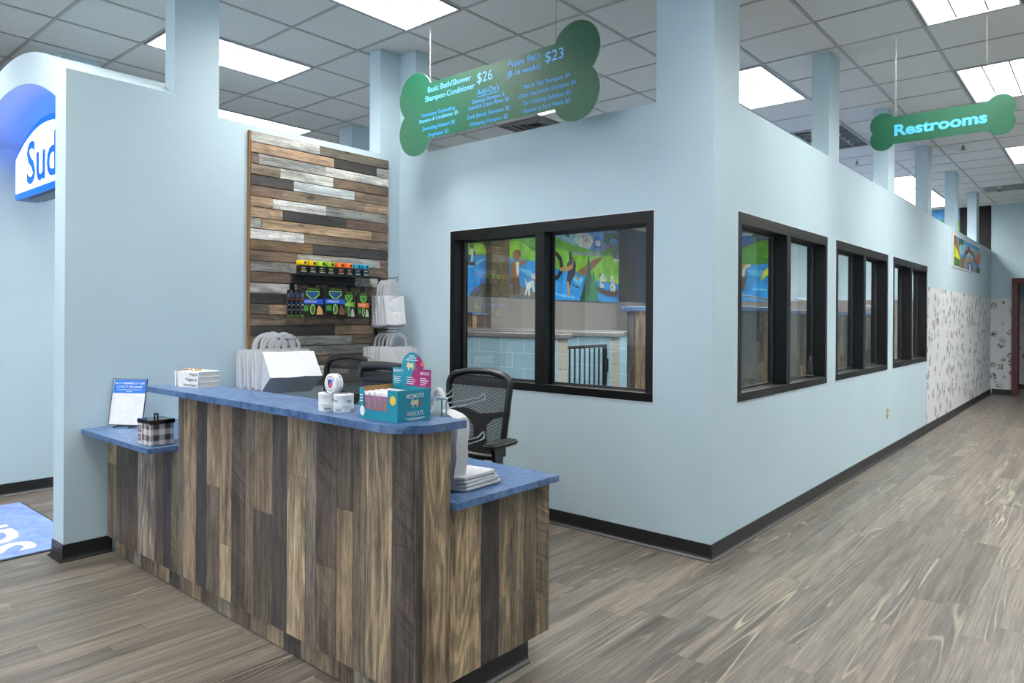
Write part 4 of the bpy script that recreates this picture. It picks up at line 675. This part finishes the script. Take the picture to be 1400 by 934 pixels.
# teal display box
TEAL=M('teal_card',S(0,128,150),.45,vary=.03); MAG=M('magenta_card',S(142,14,96),.45,vary=.02); KR=M('kraft_card',S(170,128,78),.8)
d=thing('treat_display_box','teal cardboard display box of treat packets with an arched header card','display box',(-2.05,1.714,ZC))
x0,x1,y0,y1=-2.16,-1.94,1.634,1.794; H=.115
bm=NB(); box(bm,x0,x1,y0,y0+.002,ZC,ZC+.035); box(bm,x0,x0+.026,y0,y0+.002,ZC+.0351,ZC+H); box(bm,x1-.056,x1,y0,y0+.002,ZC+.0351,ZC+H)
box(bm,x1-.002,x1,y0+.0021,y1,ZC,ZC+H); box(bm,x0,x0+.002,y0+.0021,y1,ZC,ZC+H); box(bm,x0+.0021,x1-.0021,y1-.002,y1,ZC,ZC+H); box(bm,x0+.0021,x1-.0021,y0+.0021,y1-.0021,ZC,ZC+.002); obj('tray',bm,TEAL,d,world=True)
obj('kraft_lining',bx(x0+.0022,x0+.0036,y0+.003,y1-.003,ZC+.003,ZC+H+.002),KR,d,world=True)
hp_=[(x0,ZC+.10),(x1,ZC+.10),(x1,1.249),(-1.985,1.249)]+arc(-2.045,1.249,.063,0,180,16)[1:-1]+[(-2.108,1.249),(x0,1.249)]
obj('header_card',prXZ(NB(),hp_,y1+.0001,y1+.002),TEAL,d,world=True)
mg=[(x1,ZC+.112),(x1,1.249),(-1.985,1.249)]+arc(-2.045,1.249,.063,0,62,6)[1:]+[(-2.03,1.255),(-2.05,1.215),(-2.085,ZC+.112)]
obj('magenta_field',prXZ(NB(),mg,y1-.0002,y1+.00005),MAG,d,world=True)
text('lettering','MEDIMUTTS',M_WHITE,d,width=.055,height=.011,pos=(x0+.006,y1-.0006,1.232),world=True,bold=.01); text('lettering','MEDICATS',M_WHITE,d,width=.05,height=.011,pos=(-1.997,y1-.0006,1.228),bold=.01)
bm=NB()
for k in range(4):
    for (xx,w) in ((x0+.008,.045),(-2.075,.05),(-1.998,.048)): box(bm,xx,xx+w*random.uniform(.6,1),y1-.0012,y1-.0007,1.213-k*.008,1.2155-k*.008)
for k,w in enumerate((.03,.05,.07)): box(bm,-2.047-w/2,-2.047+w/2,y1-.0012,y1-.0007,1.296-k*.008,1.299-k*.008)
obj('fine_print',bm,M_WHITE,d,world=True)
DOGC=M('cream_dog_print',S(206,190,150),.6); CATG=M('grey_cat_print',S(120,104,92),.6); ORS=M('orange_sticker',S(240,84,40),.5,vary=0)
def pair(f0,f1,par):
    dog=[(-.03,.0),(-.026,.012),(-.02,.020),(-.012,.014),(.0,.014),(.008,.018),(.012,.010),(.010,.0),(.007,-.012),(.003,-.012),(.002,-.002),(-.012,-.002),(-.014,-.013),(-.019,-.013),(-.021,-.003)]
    cat=[(.016,-.012),(.016,.0),(.019,.010),(.020,.018),(.023,.014),(.027,.018),(.027,.009),(.030,-.002),(.032,-.012)]
    obj('dog_print',prism(NB(),dog,f0,f1),DOGC,par,world=True); obj('cat_print',prism(NB(),cat,f0,f1),CATG,par,world=True)
pair(lambda u,v:(-2.047+u,y1-.0007,1.255+v),lambda u,v:(-2.047+u,y1-.0014,1.255+v),d); pair(lambda u,v:(x1+.0002,1.722+u*.9,ZC+.062+v),lambda u,v:(x1+.0009,1.722+u*.9,ZC+.062+v),d)
text('lettering','MEDIMUTTS',M_WHITE,d,width=.085,height=.016,plane='YZ',pos=(x1+.0004,1.675,ZC+.084),bold=.005); text('lettering','MEDICATS',M_WHITE,d,width=.08,height=.016,plane='YZ',pos=(x1+.0004,1.677,ZC+.020),bold=.005)
bm=NB(); box(bm,x1,x1+.0008,1.672,1.765,ZC+.010,ZC+.012); box(bm,x1,x1+.0008,1.678,1.755,ZC+.005,ZC+.007); obj('fine_print',bm,M_WHITE,d,world=True)
obj('gold_seal',prXZ(NB(),[(-1.966+.017*math.cos(a*.3927),ZC+.078+.017*math.sin(a*.3927)) for a in range(16)],y0-.0006,y0-.0001),M('gold_seal',S(226,184,66),.5),d,world=True)
obj('white_seal',prXZ(NB(),[(-2.142+.015*math.cos(a*.3927),ZC+.028+.019*math.sin(a*.3927)) for a in range(16)],y0-.0006,y0-.0001),M_WHITE,d,world=True)
bm=NB()
for k in range(3): box(bm,x0+.004,x0+.02,y0-.0006,y0-.0001,ZC+.085-k*.011,ZC+.089-k*.011)
obj('fine_print',bm,M_WHITE,d,world=True); obj('price_sticker',bx(-1.995,-1.98,y1-.0022,y1-.0015,1.262,1.275),ORS,d,world=True)
PK=[M('packet_white',S(224,222,224),.4),M('packet_mauve',S(150,96,136),.5),M('packet_green',S(120,128,84),.5)]
n=0
for row in range(5):
    for c_ in range(7):
        xx=x0+.014+c_*.0285; yy=y0+.012+row*.030
        if n==0:
            pk=thing('treat_packet','treat packet with mauve print packed in rows in the teal box','packet',(xx,yy,ZC+.0025),0,'treat packets in the teal box')
            obj('pouch',bx(-.013,.013,-.007,.007,0,.098,.002),PK[0],pk); obj('mauve_print',bx(-.0125,.0125,-.0076,-.0071,.006,.086),PK[1],pk); obj('green_print',bx(-.009,-.001,-.0082,-.0077,.02,.07),PK[2],pk); obj('price_sticker',bx(0,.009,-.0086,-.0083,.03,.043),ORS,pk); P0=pk
        else:
            pk=P0.copy(); COL.objects.link(pk)
            for ch in P0.children:
                if row>0 and ch.name.startswith(('price','green')): continue
                if ch.name.startswith('price') and c_ not in (3,6): continue
                q=ch.copy(); COL.objects.link(q); q.parent=pk
            pk.location=(xx,yy,ZC+.0025); pk.rotation_euler=(random.uniform(-.04,.04),random.uniform(-.03,.03),random.uniform(-.06,.06))
            if row==0: pk['label']='front row treat packet %s in the cut out window of the teal box'%['first from left','second from left','third from left','fourth from left','fifth from left','second from right','rightmost'][c_]
        n+=1
P0['label']='front row treat packet leftmost, beside the gold kraft edge of the teal box'
# loyalty card holder (left shelf)
ZL=.768
c=thing('sign_holder','tilted clear sign holder with blue headed loyalty card on the low shelf','sign holder',(-4.528,1.68,ZL),math.radians(34))
tl=.18
def tf(x,z,o=0): return (x,.02+z*math.sin(tl)+o*math.cos(tl),.016+z*math.cos(tl)-o*math.sin(tl))
def slab(x0,x1,z0,z1,o0,o1): return prism(NB(),[(x0,z0),(x1,z0),(x1,z1),(x0,z1)],lambda u,v:tf(u,v,o0),lambda u,v:tf(u,v,o1))
obj('card',slab(-.108,.108,0,.275,-.001,.001),M_WHITE,c); obj('blue_header',slab(-.104,.106,.19,.272,-.0018,-.0011),M('header_blue',S(20,110,205),.4,vary=0),c)
bm=NB()
for q in ((-.111,-.108,-.002,.278),(.108,.111,-.002,.278),(-.108,.108,.275,.278),(-.108,.108,-.003,0)): prism(bm,[(q[0],q[2]),(q[1],q[2]),(q[1],q[3]),(q[0],q[3])],lambda u,v:tf(u,v,-.003),lambda u,v:tf(u,v,.004))
obj('black_border',bm,M_BLK,c); bm=NB()
for s_ in (-1,1): tube(bm,[(s_*.05,-.02,.006),(s_*.05,.02,.006),(s_*.05,.09,.006)],.004,6); tube(bm,[(s_*.05,.085,.006),(s_*.05,.062,.17)],.003,6)
tube(bm,[(-.05,.015,.012),(.05,.015,.012)],.003,6); obj('easel_foot',bm,M_BLK,c)
for t_,z,h,w in (('NOT A MEMBER OF OUR',.244,.013,.195),('LOYALTY PROGRAM?',.222,.013,.165)):
    o=text('lettering',t_,M_WHITE,c,width=w,height=h,pos=(0,0,0),align='C',world=False,bold=.012)
    for v in o.data.vertices: v.co=Vector(tf(v.co.x,z+v.co.z,-.0022))
bm=NB()
for k,w in ((0,.16),(1,.04)): prism(bm,[(-w/2,.209-k*.010),(w/2,.209-k*.010),(w/2,.2115-k*.010),(-w/2,.2115-k*.010)],lambda u,v:tf(u,v,-.0022),lambda u,v:tf(u,v,-.0019))
obj('fine_print',bm,M_WHITE,c)
# plaid treat tin
g=G('buffalo_plaid'); tc=g.n('ShaderNodeTexCoord'); q=g.n('ShaderNodeSeparateXYZ'); g.t.links.new(tc.outputs['Object'],q.inputs[0])
f=lambda v,s_:g.m_('GREATER_THAN',g.m_('FRACT',g.m_('ADD',g.m_('MULTIPLY',v,s_),.05)),.5)
a_=g.m_('ADD',f(g.m_('ADD',q.outputs[0],q.outputs[1]),17),f(q.outputs[2],17)); g.set(g.b.inputs['Base Color'],g.mix(g.m_('MULTIPLY',a_,.5),S(206,204,206),S(64,62,64))); g.b.inputs['Roughness'].default_value=.35
t=thing('treat_canister','square gingham plaid treat canister with a glossy black handled lid','canister',(-3.845,1.590,ZL),math.radians(1.5))
obj('body',bx(-.072,.072,-.062,.062,.0,.118,.006,seg=2),g.m,t); obj('label_panel',bx(-.0725,-.0715,-.05,.05,.01,.11),M_WHITE,t)
obj('white_front',bx(-.071,-.020,-.0632,-.0622,.004,.114),M('canister_front',S(196,192,198),.4),t)
bm=bx(-.076,.076,-.066,.066,.112,.134,.004,seg=2); obj('lid',bm,M('gloss_black_lid',S(12,12,13),.08,spec=.8,vary=0),t)
obj('lid_handle',tube(NB(),[(-.018,0,.134),(-.018,0,.156),(.018,0,.156),(.018,0,.134)],.0045,8,flat=1.6),M('gloss_black_lid',None),t,smooth=True)
text('lettering','GOOD',M_INK,t,width=.042,height=.036,pos=(-.067,-.0633,.066),world=False,bold=.02); text('lettering','DOG',M_INK,t,width=.036,height=.036,pos=(-.064,-.0633,.020),world=False,bold=.02)
# ------------------------------------------------ slat wall products
XS=-4.629
def hook(par,y,z,l=.16,x=XS,double=True):
    bm=NB(); box(bm,x,x+.005,y-.02,y+.02,z-.035,z+.02,.001)
    for dz in ((.012,-.012) if double else (0,)): tube(bm,[(x+.004,y,z+dz),(x+l-.02,y,z+dz),(x+l,y,z+dz+.015)],.0026,6)
    return obj('hook',bm,M_BLK,par,world=True)
sh=thing('product_shelf','thin dark acrylic shelf on the slat wall carrying the capped jars','shelf',(XS,3.2,1.76))
bm=NB(); box(bm,XS,XS+.13,2.87,3.60,1.752,1.758,.001); box(bm,XS+.126,XS+.13,2.87,3.60,1.758,1.768); obj('shelf_board',bm,M('smoke_acrylic',S(44,46,50),.15,spec=.7),sh,world=True)
caps=[('yellow',S(236,196,20)),('lime',S(160,200,40)),('orange',S(236,110,30)),('blue',S(20,150,190))]
for k in range(8):
    nm,cc_=caps[k//2]; y=2.885+k*.079+(.012 if k>3 else 0)
    j=thing('grooming_jar','%s %s topped black bottle on the slat wall shelf'%(['left','right'][k%2],nm),'bottle',(XS+.09,y+.02,1.7585),0,'capped bottles on the slat wall shelf')
    obj('body',bx(-.027,.027,-.031,.031,0,.062,.006,seg=2),M_BLK,j); obj('cap',bx(-.028,.028,-.032,.032,.0625,.10,.006,seg=2),M('cap_'+nm,cc_,.35,vary=0),j)
    obj('cap_dot',prYZ(NB(),[(.012+.011*math.cos(a*.6),.082+.011*math.sin(a*.6)) for a in range(10)],.0281,.0286),M_INK,j)
    bm=NB(); box(bm,.0271,.0276,-.018,.012,.044,.048); box(bm,.0271,.0276,-.02,.022,.016,.020); obj('fine_print',bm,M_WHITE,j); obj('color_line',bx(.0271,.0276,-.018,.014,.030,.033),M('cap_'+nm,None),j)
bar=thing('hook_bar','black slat wall hook row holding the hanging brush packages','hook',(XS,3.2,1.66),0)
for y in (2.86,3.02,3.20,3.37,3.50): hook(bar,y+.02,1.672,.14)
M_PK=M('package_black',S(20,22,26),.3); NEON=M('neon_green_line',S(150,220,40),.5,vary=0); MBL=M('package_blue',S(20,80,190),.4,vary=0)
def pack(label,y0,y1,z0,z1,band,x,lw,dog):
    r=thing('brush_package',label,'package',(x,(y0+y1)/2,z0),0,'hanging grooming brush packages'); w=(y1-y0)/2; h=z1-z0
    obj('card',bx(-.012,0,-w,w,0,h,.002),M_PK,r)
    obj('band',bx(.0001,.001,-w,w,h*.42,h*.60),band,r)
    def yz(pts,n,m,o=.0015): return obj(n,prYZ(NB(),[(a*w,b*h) for a,b in pts],o,o+.0005),m,r)
    yz([(-.62,.88),(.62,.88),(.62,.74),(.2,.60),(-.2,.60),(-.62,.74)],'outline',NEON,.0012); yz([(-.56,.86),(.56,.86),(.56,.77),(.12,.62),(-.12,.62),(-.56,.77)],'tool_head',M('tool_'+label[:5],lw,.4),.0019)
    yz([(.24*math.cos(a*.45),.24+.18*math.sin(a*.45)) for a in range(14)],'outline',NEON,.0012); yz([(.16*math.cos(a*.45),.24+.145*math.sin(a*.45)) for a in range(14)],'tool_handle',M('tool_grey',S(80,86,96),.4),.0019)
    yz([(-.9,.18),(-.4,.18),(-.4,.38),(-.9,.38)],'green_patch',M('green_patch',S(60,130,50),.5),.0012)
    yz([(.35,.05),(.45,.30),(.6,.38),(.75,.32),(.92,.2),(.95,.05)],'dog_print',dog,.0016)
    text('lettering','FURminator',M('logo_green',S(150,200,60),.5,vary=0),r,width=w*1.1,height=h*.045,plane='YZ',pos=(.001,-w*.45,h*.93),world=False); text('lettering','UNDERCOAT',M_WHITE,r,width=w*1.2,height=h*.07,plane='YZ',pos=(.0012,-w*.8,h*.48),world=False,bold=.01)
    obj('hang_tab',bx(-.006,-.004,-w*.3,w*.3,h,h+.018),M_PK,r)
GD=M('golden_dog_print',S(200,150,90),.6); DD=M('dark_dog_print',S(110,70,50),.6); WD=M('pale_dog_print',S(190,190,186),.6); OB=M('package_orange',S(230,110,40),.4,vary=0); GB=M('package_green',S(110,180,40),.4,vary=0)
pack('larger hanging package with blue band and golden dog, left one',2.89,3.075,1.447,1.66,MBL,XS+.115,S(30,70,130),GD)
pack('larger hanging package with blue band and dark dog, right one',3.085,3.265,1.45,1.665,MBL,XS+.125,S(30,70,130),DD)
pack('smaller hanging package with a green band',3.27,3.38,1.435,1.64,GB,XS+.09,S(70,140,60),WD)
pack('smaller hanging package with an orange band, rightmost',3.395,3.505,1.432,1.635,OB,XS+.11,S(210,90,30),WD)
for k in range(4):
    r=thing('narrow_package','narrow black package hanging left of the brush packages, %s'%['leftmost','second from left','third from left','fourth from left'][k],'package',(XS+.02+.035*k,2.84+.005*k+.01*k,1.44),0,'narrow hanging packages')
    obj('card',bx(0,.010,-.015,.015,0,.20,.003),M_PK,r); obj('blue_oval',prYZ(NB(),[(.009*math.cos(a*.5),.16+.018*math.sin(a*.5)) for a in range(12)],.0101,.0107),M('oval_blue',S(80,100,150),.4),r)
    obj('orange_dot',bx(.0101,.0107,-.006,.006,.125,.135),ORS,r); obj('blue_stripe',bx(.0101,.0107,-.014,.014,.10,.106),MBL,r)
    bm=NB(); box(bm,.0101,.0107,-.006,.006,.085,.092); box(bm,.0101,.0107,-.007,.007,.05,.055); obj('fine_print',bm,M_WHITE,r); obj('green_foot',bx(.0101,.0107,-.012,.012,.006,.014),GB,r)
# ------------------------------------------------ white bags
g=G('white_bag_paper'); tc=g.n('ShaderNodeNewGeometry'); a=g.noise(tc.outputs['Position'],16,3,.6,.8); fr_=g.ramp(a,(.3,.7,.95,1.0)); g.set(g.b.inputs['Base Color'],g.mix(1,S(206,208,213),g.comb(fr_,fr_,fr_),'MULTIPLY')); g.b.inputs['Roughness'].default_value=.6; g.b.inputs['Subsurface Weight'].default_value=.0; g.bump(a,.5,.01); P_BAG=g.m
def bag(label,loc,w,h,dp,rotz,tilt,group,handle=.09,fold=True):
    """flat satchel bag facing local +X, hung by its handle; the bottom gusset folds out"""
    r=thing('paper_bag',label,'bag',loc,rotz,group); bm=NB(); hw=w/2; n=6
    # side profile (x,z): thin at the top, thick at the bottom
    for s_ in (0,): pass
    P_=[(-.004,0),(.004,0),(dp*.55+tilt*h*.55,-h*.55),(dp+tilt*h,-h),((-.04 if dp>.08 else tilt*h*.2),-h-((.12 if dp>.08 else .02) if fold else 0)),(-.004,-h*.96)]
    prism(bm,P_,lambda u,v:(u,-hw,v),lambda u,v:(u,hw,v)); bmesh.ops.subdivide_edges(bm,edges=[e for e in bm.edges if e.calc_length()>w*.6],cuts=5)
    for v in bm.verts: v.co.x+=.004*math.sin(v.co.y*40+v.co.z*25+loc[0]*90); v.co.z+=.003*math.sin(v.co.y*30+loc[0]*50)
    obj('body',bm,P_BAG,r,smooth=False)
    bm=NB()
    pts=smooth_path([(0,-hw*.42,-.01),(.004,-hw*.36,handle*.6),(.006,-hw*.12,handle),(.006,hw*.12,handle),(.004,hw*.36,handle*.6),(0,hw*.42,-.01)],5)
    for a,b in zip(pts,pts[1:]):
        pass
    tube(bm,pts,.0025,6,flat=4.6,ref=(1,0,0)); obj('handle',bm,P_BAG,r,smooth=True)
    return r
hk=thing('wall_hook','black double hook at the right end of the slat wall holding small bags','hook',(XS,3.72,1.75)); hook(hk,3.70,1.75,.24)
for k in range(5):
    lab='small white handled bag on the right wall hook, %s'%['rearmost against the slat wall','second from the wall','middle of the five','second from the front','frontmost with bottom fold showing'][k]
    bag(lab,(XS+.05+.034*k,3.68+.004*k,1.615),.175,.235,.02 if k<4 else .035,math.radians(-14),.05,'small white bags on the right wall hook',handle=.115)
hk=thing('wall_hook','black double hook low on the slat wall holding the wide white bags','hook',(XS,2.72,1.30)); hook(hk,2.66,1.30,.42)
WORD=['first','second','third','fourth','fifth','sixth','seventh']
for k in range(7):
    bag('wide white shopping bag on the low left hook, %s from the wall'%WORD[k],(XS+.04+.052*k,2.64-.012*(k%2),1.205+.006*(k%3)),.40 if k<6 else .37,(.25+.01*(k%2)) if k<6 else .165,.02 if k<6 else .10,math.radians(-6+3*(k%2)),.06 if k<6 else .15,'wide white bags left',handle=.105,fold=(k==6))
hk=thing('wall_hook','black double hook low at the wall corner holding crumpled white bags','hook',(XS,3.72,1.33)); hook(hk,3.66,1.33,.30)
for k in range(5):
    bag('wide white shopping bag on the low right hook, %s from the wall'%WORD[k],(XS+.04+.05*k,3.70,1.20+.005*(k%2)),.36,.24,.02,math.radians(-8+4*(k%2)),.06,'wide white bags right',handle=.105,fold=False)
# bags standing on the raised counter back edge
for k in range(3):
    pass
# ------------------------------------------------ wire bag rack with plastic bags on the low desk
rk=thing('wire_bag_rack','chrome wire bag rack with upturned arm tips behind the raised counter','bag rack',(-2.02,1.97,ZL))
bm=NB(); WR=.0034
for x in (-2.16,-1.965):
    tube(bm,[(x,1.90,.776),(x,1.90,1.125),(x,1.905,1.13)],WR,8)
tube(bm,[(-2.16,1.90,1.128),(-1.965,1.90,1.128)],WR,8); tube(bm,[(-2.16,1.90,.776),(-1.965,1.90,.776),(-1.965,2.15,.774),(-2.16,2.15,.774),(-2.16,1.90,.776)],WR,8)
tube(bm,[(-1.99,1.90,1.13),(-1.99,1.90,.78)],WR,8)
obj('stand',bm,M_CHROME,rk,world=True,smooth=True)
def arm(x,z,y1=2.12):
    bm=NB(); tube(bm,smooth_path([(x,1.90,z),(x,2.02,z+.004),(x,y1-.03,z+.007),(x,y1-.008,z+.02),(x,y1+.004,z+.022),(x,y1+.006,z+.010),(x,y1-.004,z-.006),(x,2.02,z-.014),(x,1.90,z-.02)],4),WR*.8,6); obj('arm',bm,M_CHROME,rk,world=True,smooth=True)
for x in (-2.155,-1.97): arm(x,1.112)
for x in (-2.155,-1.955): arm(x,.955,2.10)
pb=thing('plastic_bag_bundle','white plastic bags hanging from the wire rack down to the desk','bag',(-2.0,1.98,ZL+.003),0)
bm=NB(); N=14
prof=[(-2.02,1.075),(-1.935,1.05),(-1.93,.98),(-1.935,.90),(-1.945,.83),(-1.945,.79),(-1.93,.774),(-1.96,.772),(-2.10,.775),(-2.13,.83),(-2.13,.95),(-2.14,1.04)]
prism(bm,prof,lambda u,v:(u,1.925,v),lambda u,v:(u,1.99,v)); bmesh.ops.subdivide_edges(bm,edges=bm.edges[:],cuts=2,smooth=.4)
for v in bm.verts: v.co.y+=.002*math.sin(v.co.z*60+v.co.x*40); v.co.x+=.0015*math.sin(v.co.z*45)
for v in bm.verts: v.co.z=max(v.co.z,.772)
obj('bag_stack',bm,P_BAG,pb,world=True,smooth=True)
bm=NB(); tube(bm,smooth_path([(-2.0,1.955,1.05),(-2.06,1.95,1.16),(-2.12,1.955,1.05)],6),.012,8,flat=.4); obj('handle_loop',bm,P_BAG,pb,world=True,smooth=True)
for k in range(4):
    bm=NB(); prism(bm,[(-2.05,1.935),(-1.925,1.93),(-1.898,1.95),(-1.905,2.15-.006*k),(-1.925,2.17-.012*k),(-2.05,2.12)],lambda u,v:(u-.004*k,v,.7715+.0135*k),lambda u,v:(u-.004*k+.01*(v-1.95),v,.7715+.0105+.0135*k+.02*(v-1.95)*(k%2)))
    bmesh.ops.bevel(bm,geom=bm.edges[:],offset=.002,segments=2,affect='EDGES'); 
    obj('folded_layer',bm,P_BAG,pb,world=True)
# ------------------------------------------------ chairs
g=G('chair_mesh_fabric'); tc=g.n('ShaderNodeTexCoord'); sp=g.n('ShaderNodeSeparateXYZ'); g.t.links.new(tc.outputs['Object'],sp.inputs[0])
w1=g.m_('SINE',g.m_('MULTIPLY',g.m_('ADD',sp.outputs[0],g.m_('MULTIPLY',sp.outputs[2],.5)),900)); w2=g.m_('SINE',g.m_('MULTIPLY',g.m_('SUBTRACT',sp.outputs[2],g.m_('MULTIPLY',sp.outputs[0],.3)),700))
hole=g.m_('MULTIPLY',g.m_('GREATER_THAN',w1,-.1),g.m_('GREATER_THAN',w2,-.1)); tr=g.n('ShaderNodeBsdfTransparent'); mx=g.n('ShaderNodeMixShader'); g.b.inputs['Base Color'].default_value=S(26,27,30); g.b.inputs['Roughness'].default_value=.6
g.t.links.new(hole,mx.inputs[0]); g.t.links.new(g.b.outputs[0],mx.inputs[1]); g.t.links.new(tr.outputs[0],mx.inputs[2]); g.t.links.new(mx.outputs[0],g.t.nodes['Material Output'].inputs[0]); P_MESH=g.m
M_CH=M('chair_black_plastic',S(16,16,18),.32,bump=.05); M_PAD=M('arm_pad_black',S(20,20,22),.45)
def rrect(cx,cz,hw0,hw1,z0,z1,r,crown,n=5):
    """outline from bottom-left going up, over a crowned top and down; narrower at the bottom"""
    p=[(-hw0,z0+r),(-hw1,z1-r)]
    for a in range(1,n+1): t=math.radians(180-90*a/n); p.append((-hw1+r+r*math.cos(t),z1-r+r*math.sin(t)))
    p+=[(-hw1*.4,z1+crown*.8),(0,z1+crown),(hw1*.4,z1+crown*.8)]
    for a in range(n+1): t=math.radians(90-90*a/n); p.append((hw1-r+r*math.cos(t),z1-r+r*math.sin(t)))
    p+=[(hw0,z0+r)]
    for a in range(1,n+1): t=math.radians(-90*a/n); p.append((hw0-r+r*math.cos(t),z0+r+r*math.sin(t)))
    for a in range(1,n+1): t=math.radians(-90-90*a/n); p.append((-hw0+r+r*math.cos(t),z0+r+r*math.sin(t)))
    return p
def backxf(x,z): return (x,.215+.10*(z-.62)+.10*x*x*-1.2+.03,z)
def build_chair(label,loc,rz,lift=0):
    r=thing('mesh_office_chair',label,'chair',loc,rz)
    out=rrect(0,0,.195,.222,.62,1.105,.07,.018)
    obj('back_frame',tube(NB(),[backxf(x,z+lift) for x,z in out],.020,10,closed=True),M_CH,r,smooth=True)
    bm=NB(); v=[bm.verts.new(Vector(backxf(x,z+lift))+Vector((0,.004,0))) for x,z in out]; bm.faces.new(v); obj('back_mesh',bm,P_MESH,r)
    def bkp(pts,n,o=.016,t=.016):
        return obj(n,prism(NB(),[(a,b+lift) for a,b in pts],lambda u,v:(u,backxf(u,v)[1]+o,v),lambda u,v:(u,backxf(u,v)[1]+o+t,v)),M_CH,r)
    bkp([(-.225,1.035),(.225,1.035),(.225,1.062),(-.225,1.062)],'top_rail',.012,.02)
    bkp([(-.215,.885),(-.10,.895),(0,.865),(.10,.875),(.215,.895),(.215,.865),(.10,.84),(.055,.80),(.05,.74),(.06,.70),(.20,.67),(.20,.63),(-.20,.63),(-.20,.69),(-.10,.70),(-.03,.73),(-.035,.79),(-.07,.83),(-.12,.85),(-.215,.855)],'back_support')
    bm=NB(); cbox(bm,(0,-.01,.515+lift),(.50,.48,.075),.03,seg=3); obj('seat',bm,M('seat_fabric',S(24,24,26),.85,bump=.3),r,smooth=True)
    for s_ in (-1,1):
        bm=NB(); prXY(bm,[(s_*.33-.042,-.09),(s_*.33-.030,-.12),(s_*.33+.030,-.12),(s_*.33+.042,-.09),(s_*.33+.05,.04),(s_*.33+.045,.13),(s_*.33-.03,.14),(s_*.33-.045,.04)],.742+lift,.770+lift); bmesh.ops.bevel(bm,geom=bm.edges[:],offset=.009,segments=3,affect='EDGES'); a=obj('armrest',bm,M_PAD,r,smooth=True)
        bm=NB(); prism(bm,[(-.05,.742+lift),(.05,.742+lift),(.035,.66+lift),(.045,.58+lift),(.02,.50+lift),(-.05,.50+lift),(-.03,.60+lift)],lambda u,v:(s_*.32-.012,u,v),lambda u,v:(s_*.32+.012,u,v)); box(bm,min(s_*.25,s_*.32),max(s_*.25,s_*.32),-.04,.03,.478+lift,.498+lift); obj('arm_post',bm,M_CH,a)
    obj('back_bar',prYZ(NB(),[(.05,.46+lift),(.30,.47+lift),(.30,.66+lift),(.265,.66+lift),(.25,.50+lift),(.05,.48+lift)],-.03,.03),M_CH,r)
    obj('gas_column',lathe(NB(),[(.028,.10),(.028,.28),(.018,.28),(.018,.475+lift)],seg=20),M_CH,r,smooth=True)
    for k in range(5):
        a=math.radians(72*k+15); c_,s2=math.cos(a),math.sin(a)
        l=obj('leg',tube(NB(),[(0,0,.115),(c_*.15,s2*.15,.105),(c_*.30,s2*.30,.075)],[.028,.022,.015],8),M_CH,r,smooth=True)
        bm=NB()
        for q in (-.016,.016): w_=lathe(NB(),[(.026,-.008),(.028,-.004),(.028,.004),(.026,.008)],seg=16); w_.transform(Matrix.Translation((c_*.30-s2*q,s2*.30+c_*q,.028)) @ Matrix.Rotation(a,4,'Z') @ Matrix.Rotation(math.pi/2,4,'X')); me_=bpy.data.meshes.new('t'); w_.to_mesh(me_); bm.from_mesh(me_); w_.free()
        tube(bm,[(c_*.30,s2*.30,.03),(c_*.30,s2*.30,.078)],.008,6); obj('caster',bm,M_BLK,l)
    return r
build_chair('black mesh back office chair right of the counter, armrest out at right',(-2.86,2.80,0),math.radians(9))
build_chair('black mesh back office chair near the slat wall behind the white tins',(-3.93,2.62,0),math.radians(6),.05)
ch3=thing('padded_office_chair','black padded chair with a rolled top bar behind the teal display box','chair',(-3.42,2.56,0),math.radians(4)); ch3.scale=(.80,1,1)
bm=tube(NB(),smooth_path([(-.24,.20,1.06),(-.235,.215,1.12),(-.20,.22,1.135),(0,.235,1.14),(.20,.22,1.135),(.235,.215,1.12),(.24,.20,1.06)],4),.028,12); obj('top_bar',bm,M('soft_black_vinyl',S(34,36,42),.35),ch3,smooth=True)
obj('backrest',bx(-.235,.235,.20,.25,.62,1.11,.02,seg=3),M_CH,ch3,smooth=True)
for k in range(12): obj('rib',bx(-.20,.20,.185,.20,.66+k*.035,.685+k*.035,.007,seg=2),M('soft_black_vinyl',None),ch3)
obj('seat',bx(-.22,.22,-.10,.19,.46,.54,.03,seg=3),M('seat_fabric',None),ch3,smooth=True)
obj('gas_column',lathe(NB(),[(.028,.10),(.028,.28),(.018,.28),(.018,.465)],seg=20),M_CH,ch3,smooth=True); obj('back_bar',prYZ(NB(),[(.05,.44),(.29,.45),(.29,.70),(.25,.70),(.24,.48),(.05,.461)],-.03,.03),M_CH,ch3)
for k in range(5):
    a=math.radians(72*k+40); c_,s2=math.cos(a),math.sin(a); l=obj('leg',tube(NB(),[(0,0,.10),(c_*.15,s2*.15,.085),(c_*.28,s2*.28,.055)],[.026,.02,.014],8),M_CH,ch3,smooth=True)
    obj('caster',lathe(NB(),[(.010,0),(.024,.006),(.027,.02),(.024,.034),(.010,.04)],c=(c_*.28,s2*.28,0),seg=14),M_BLK,l,smooth=True)
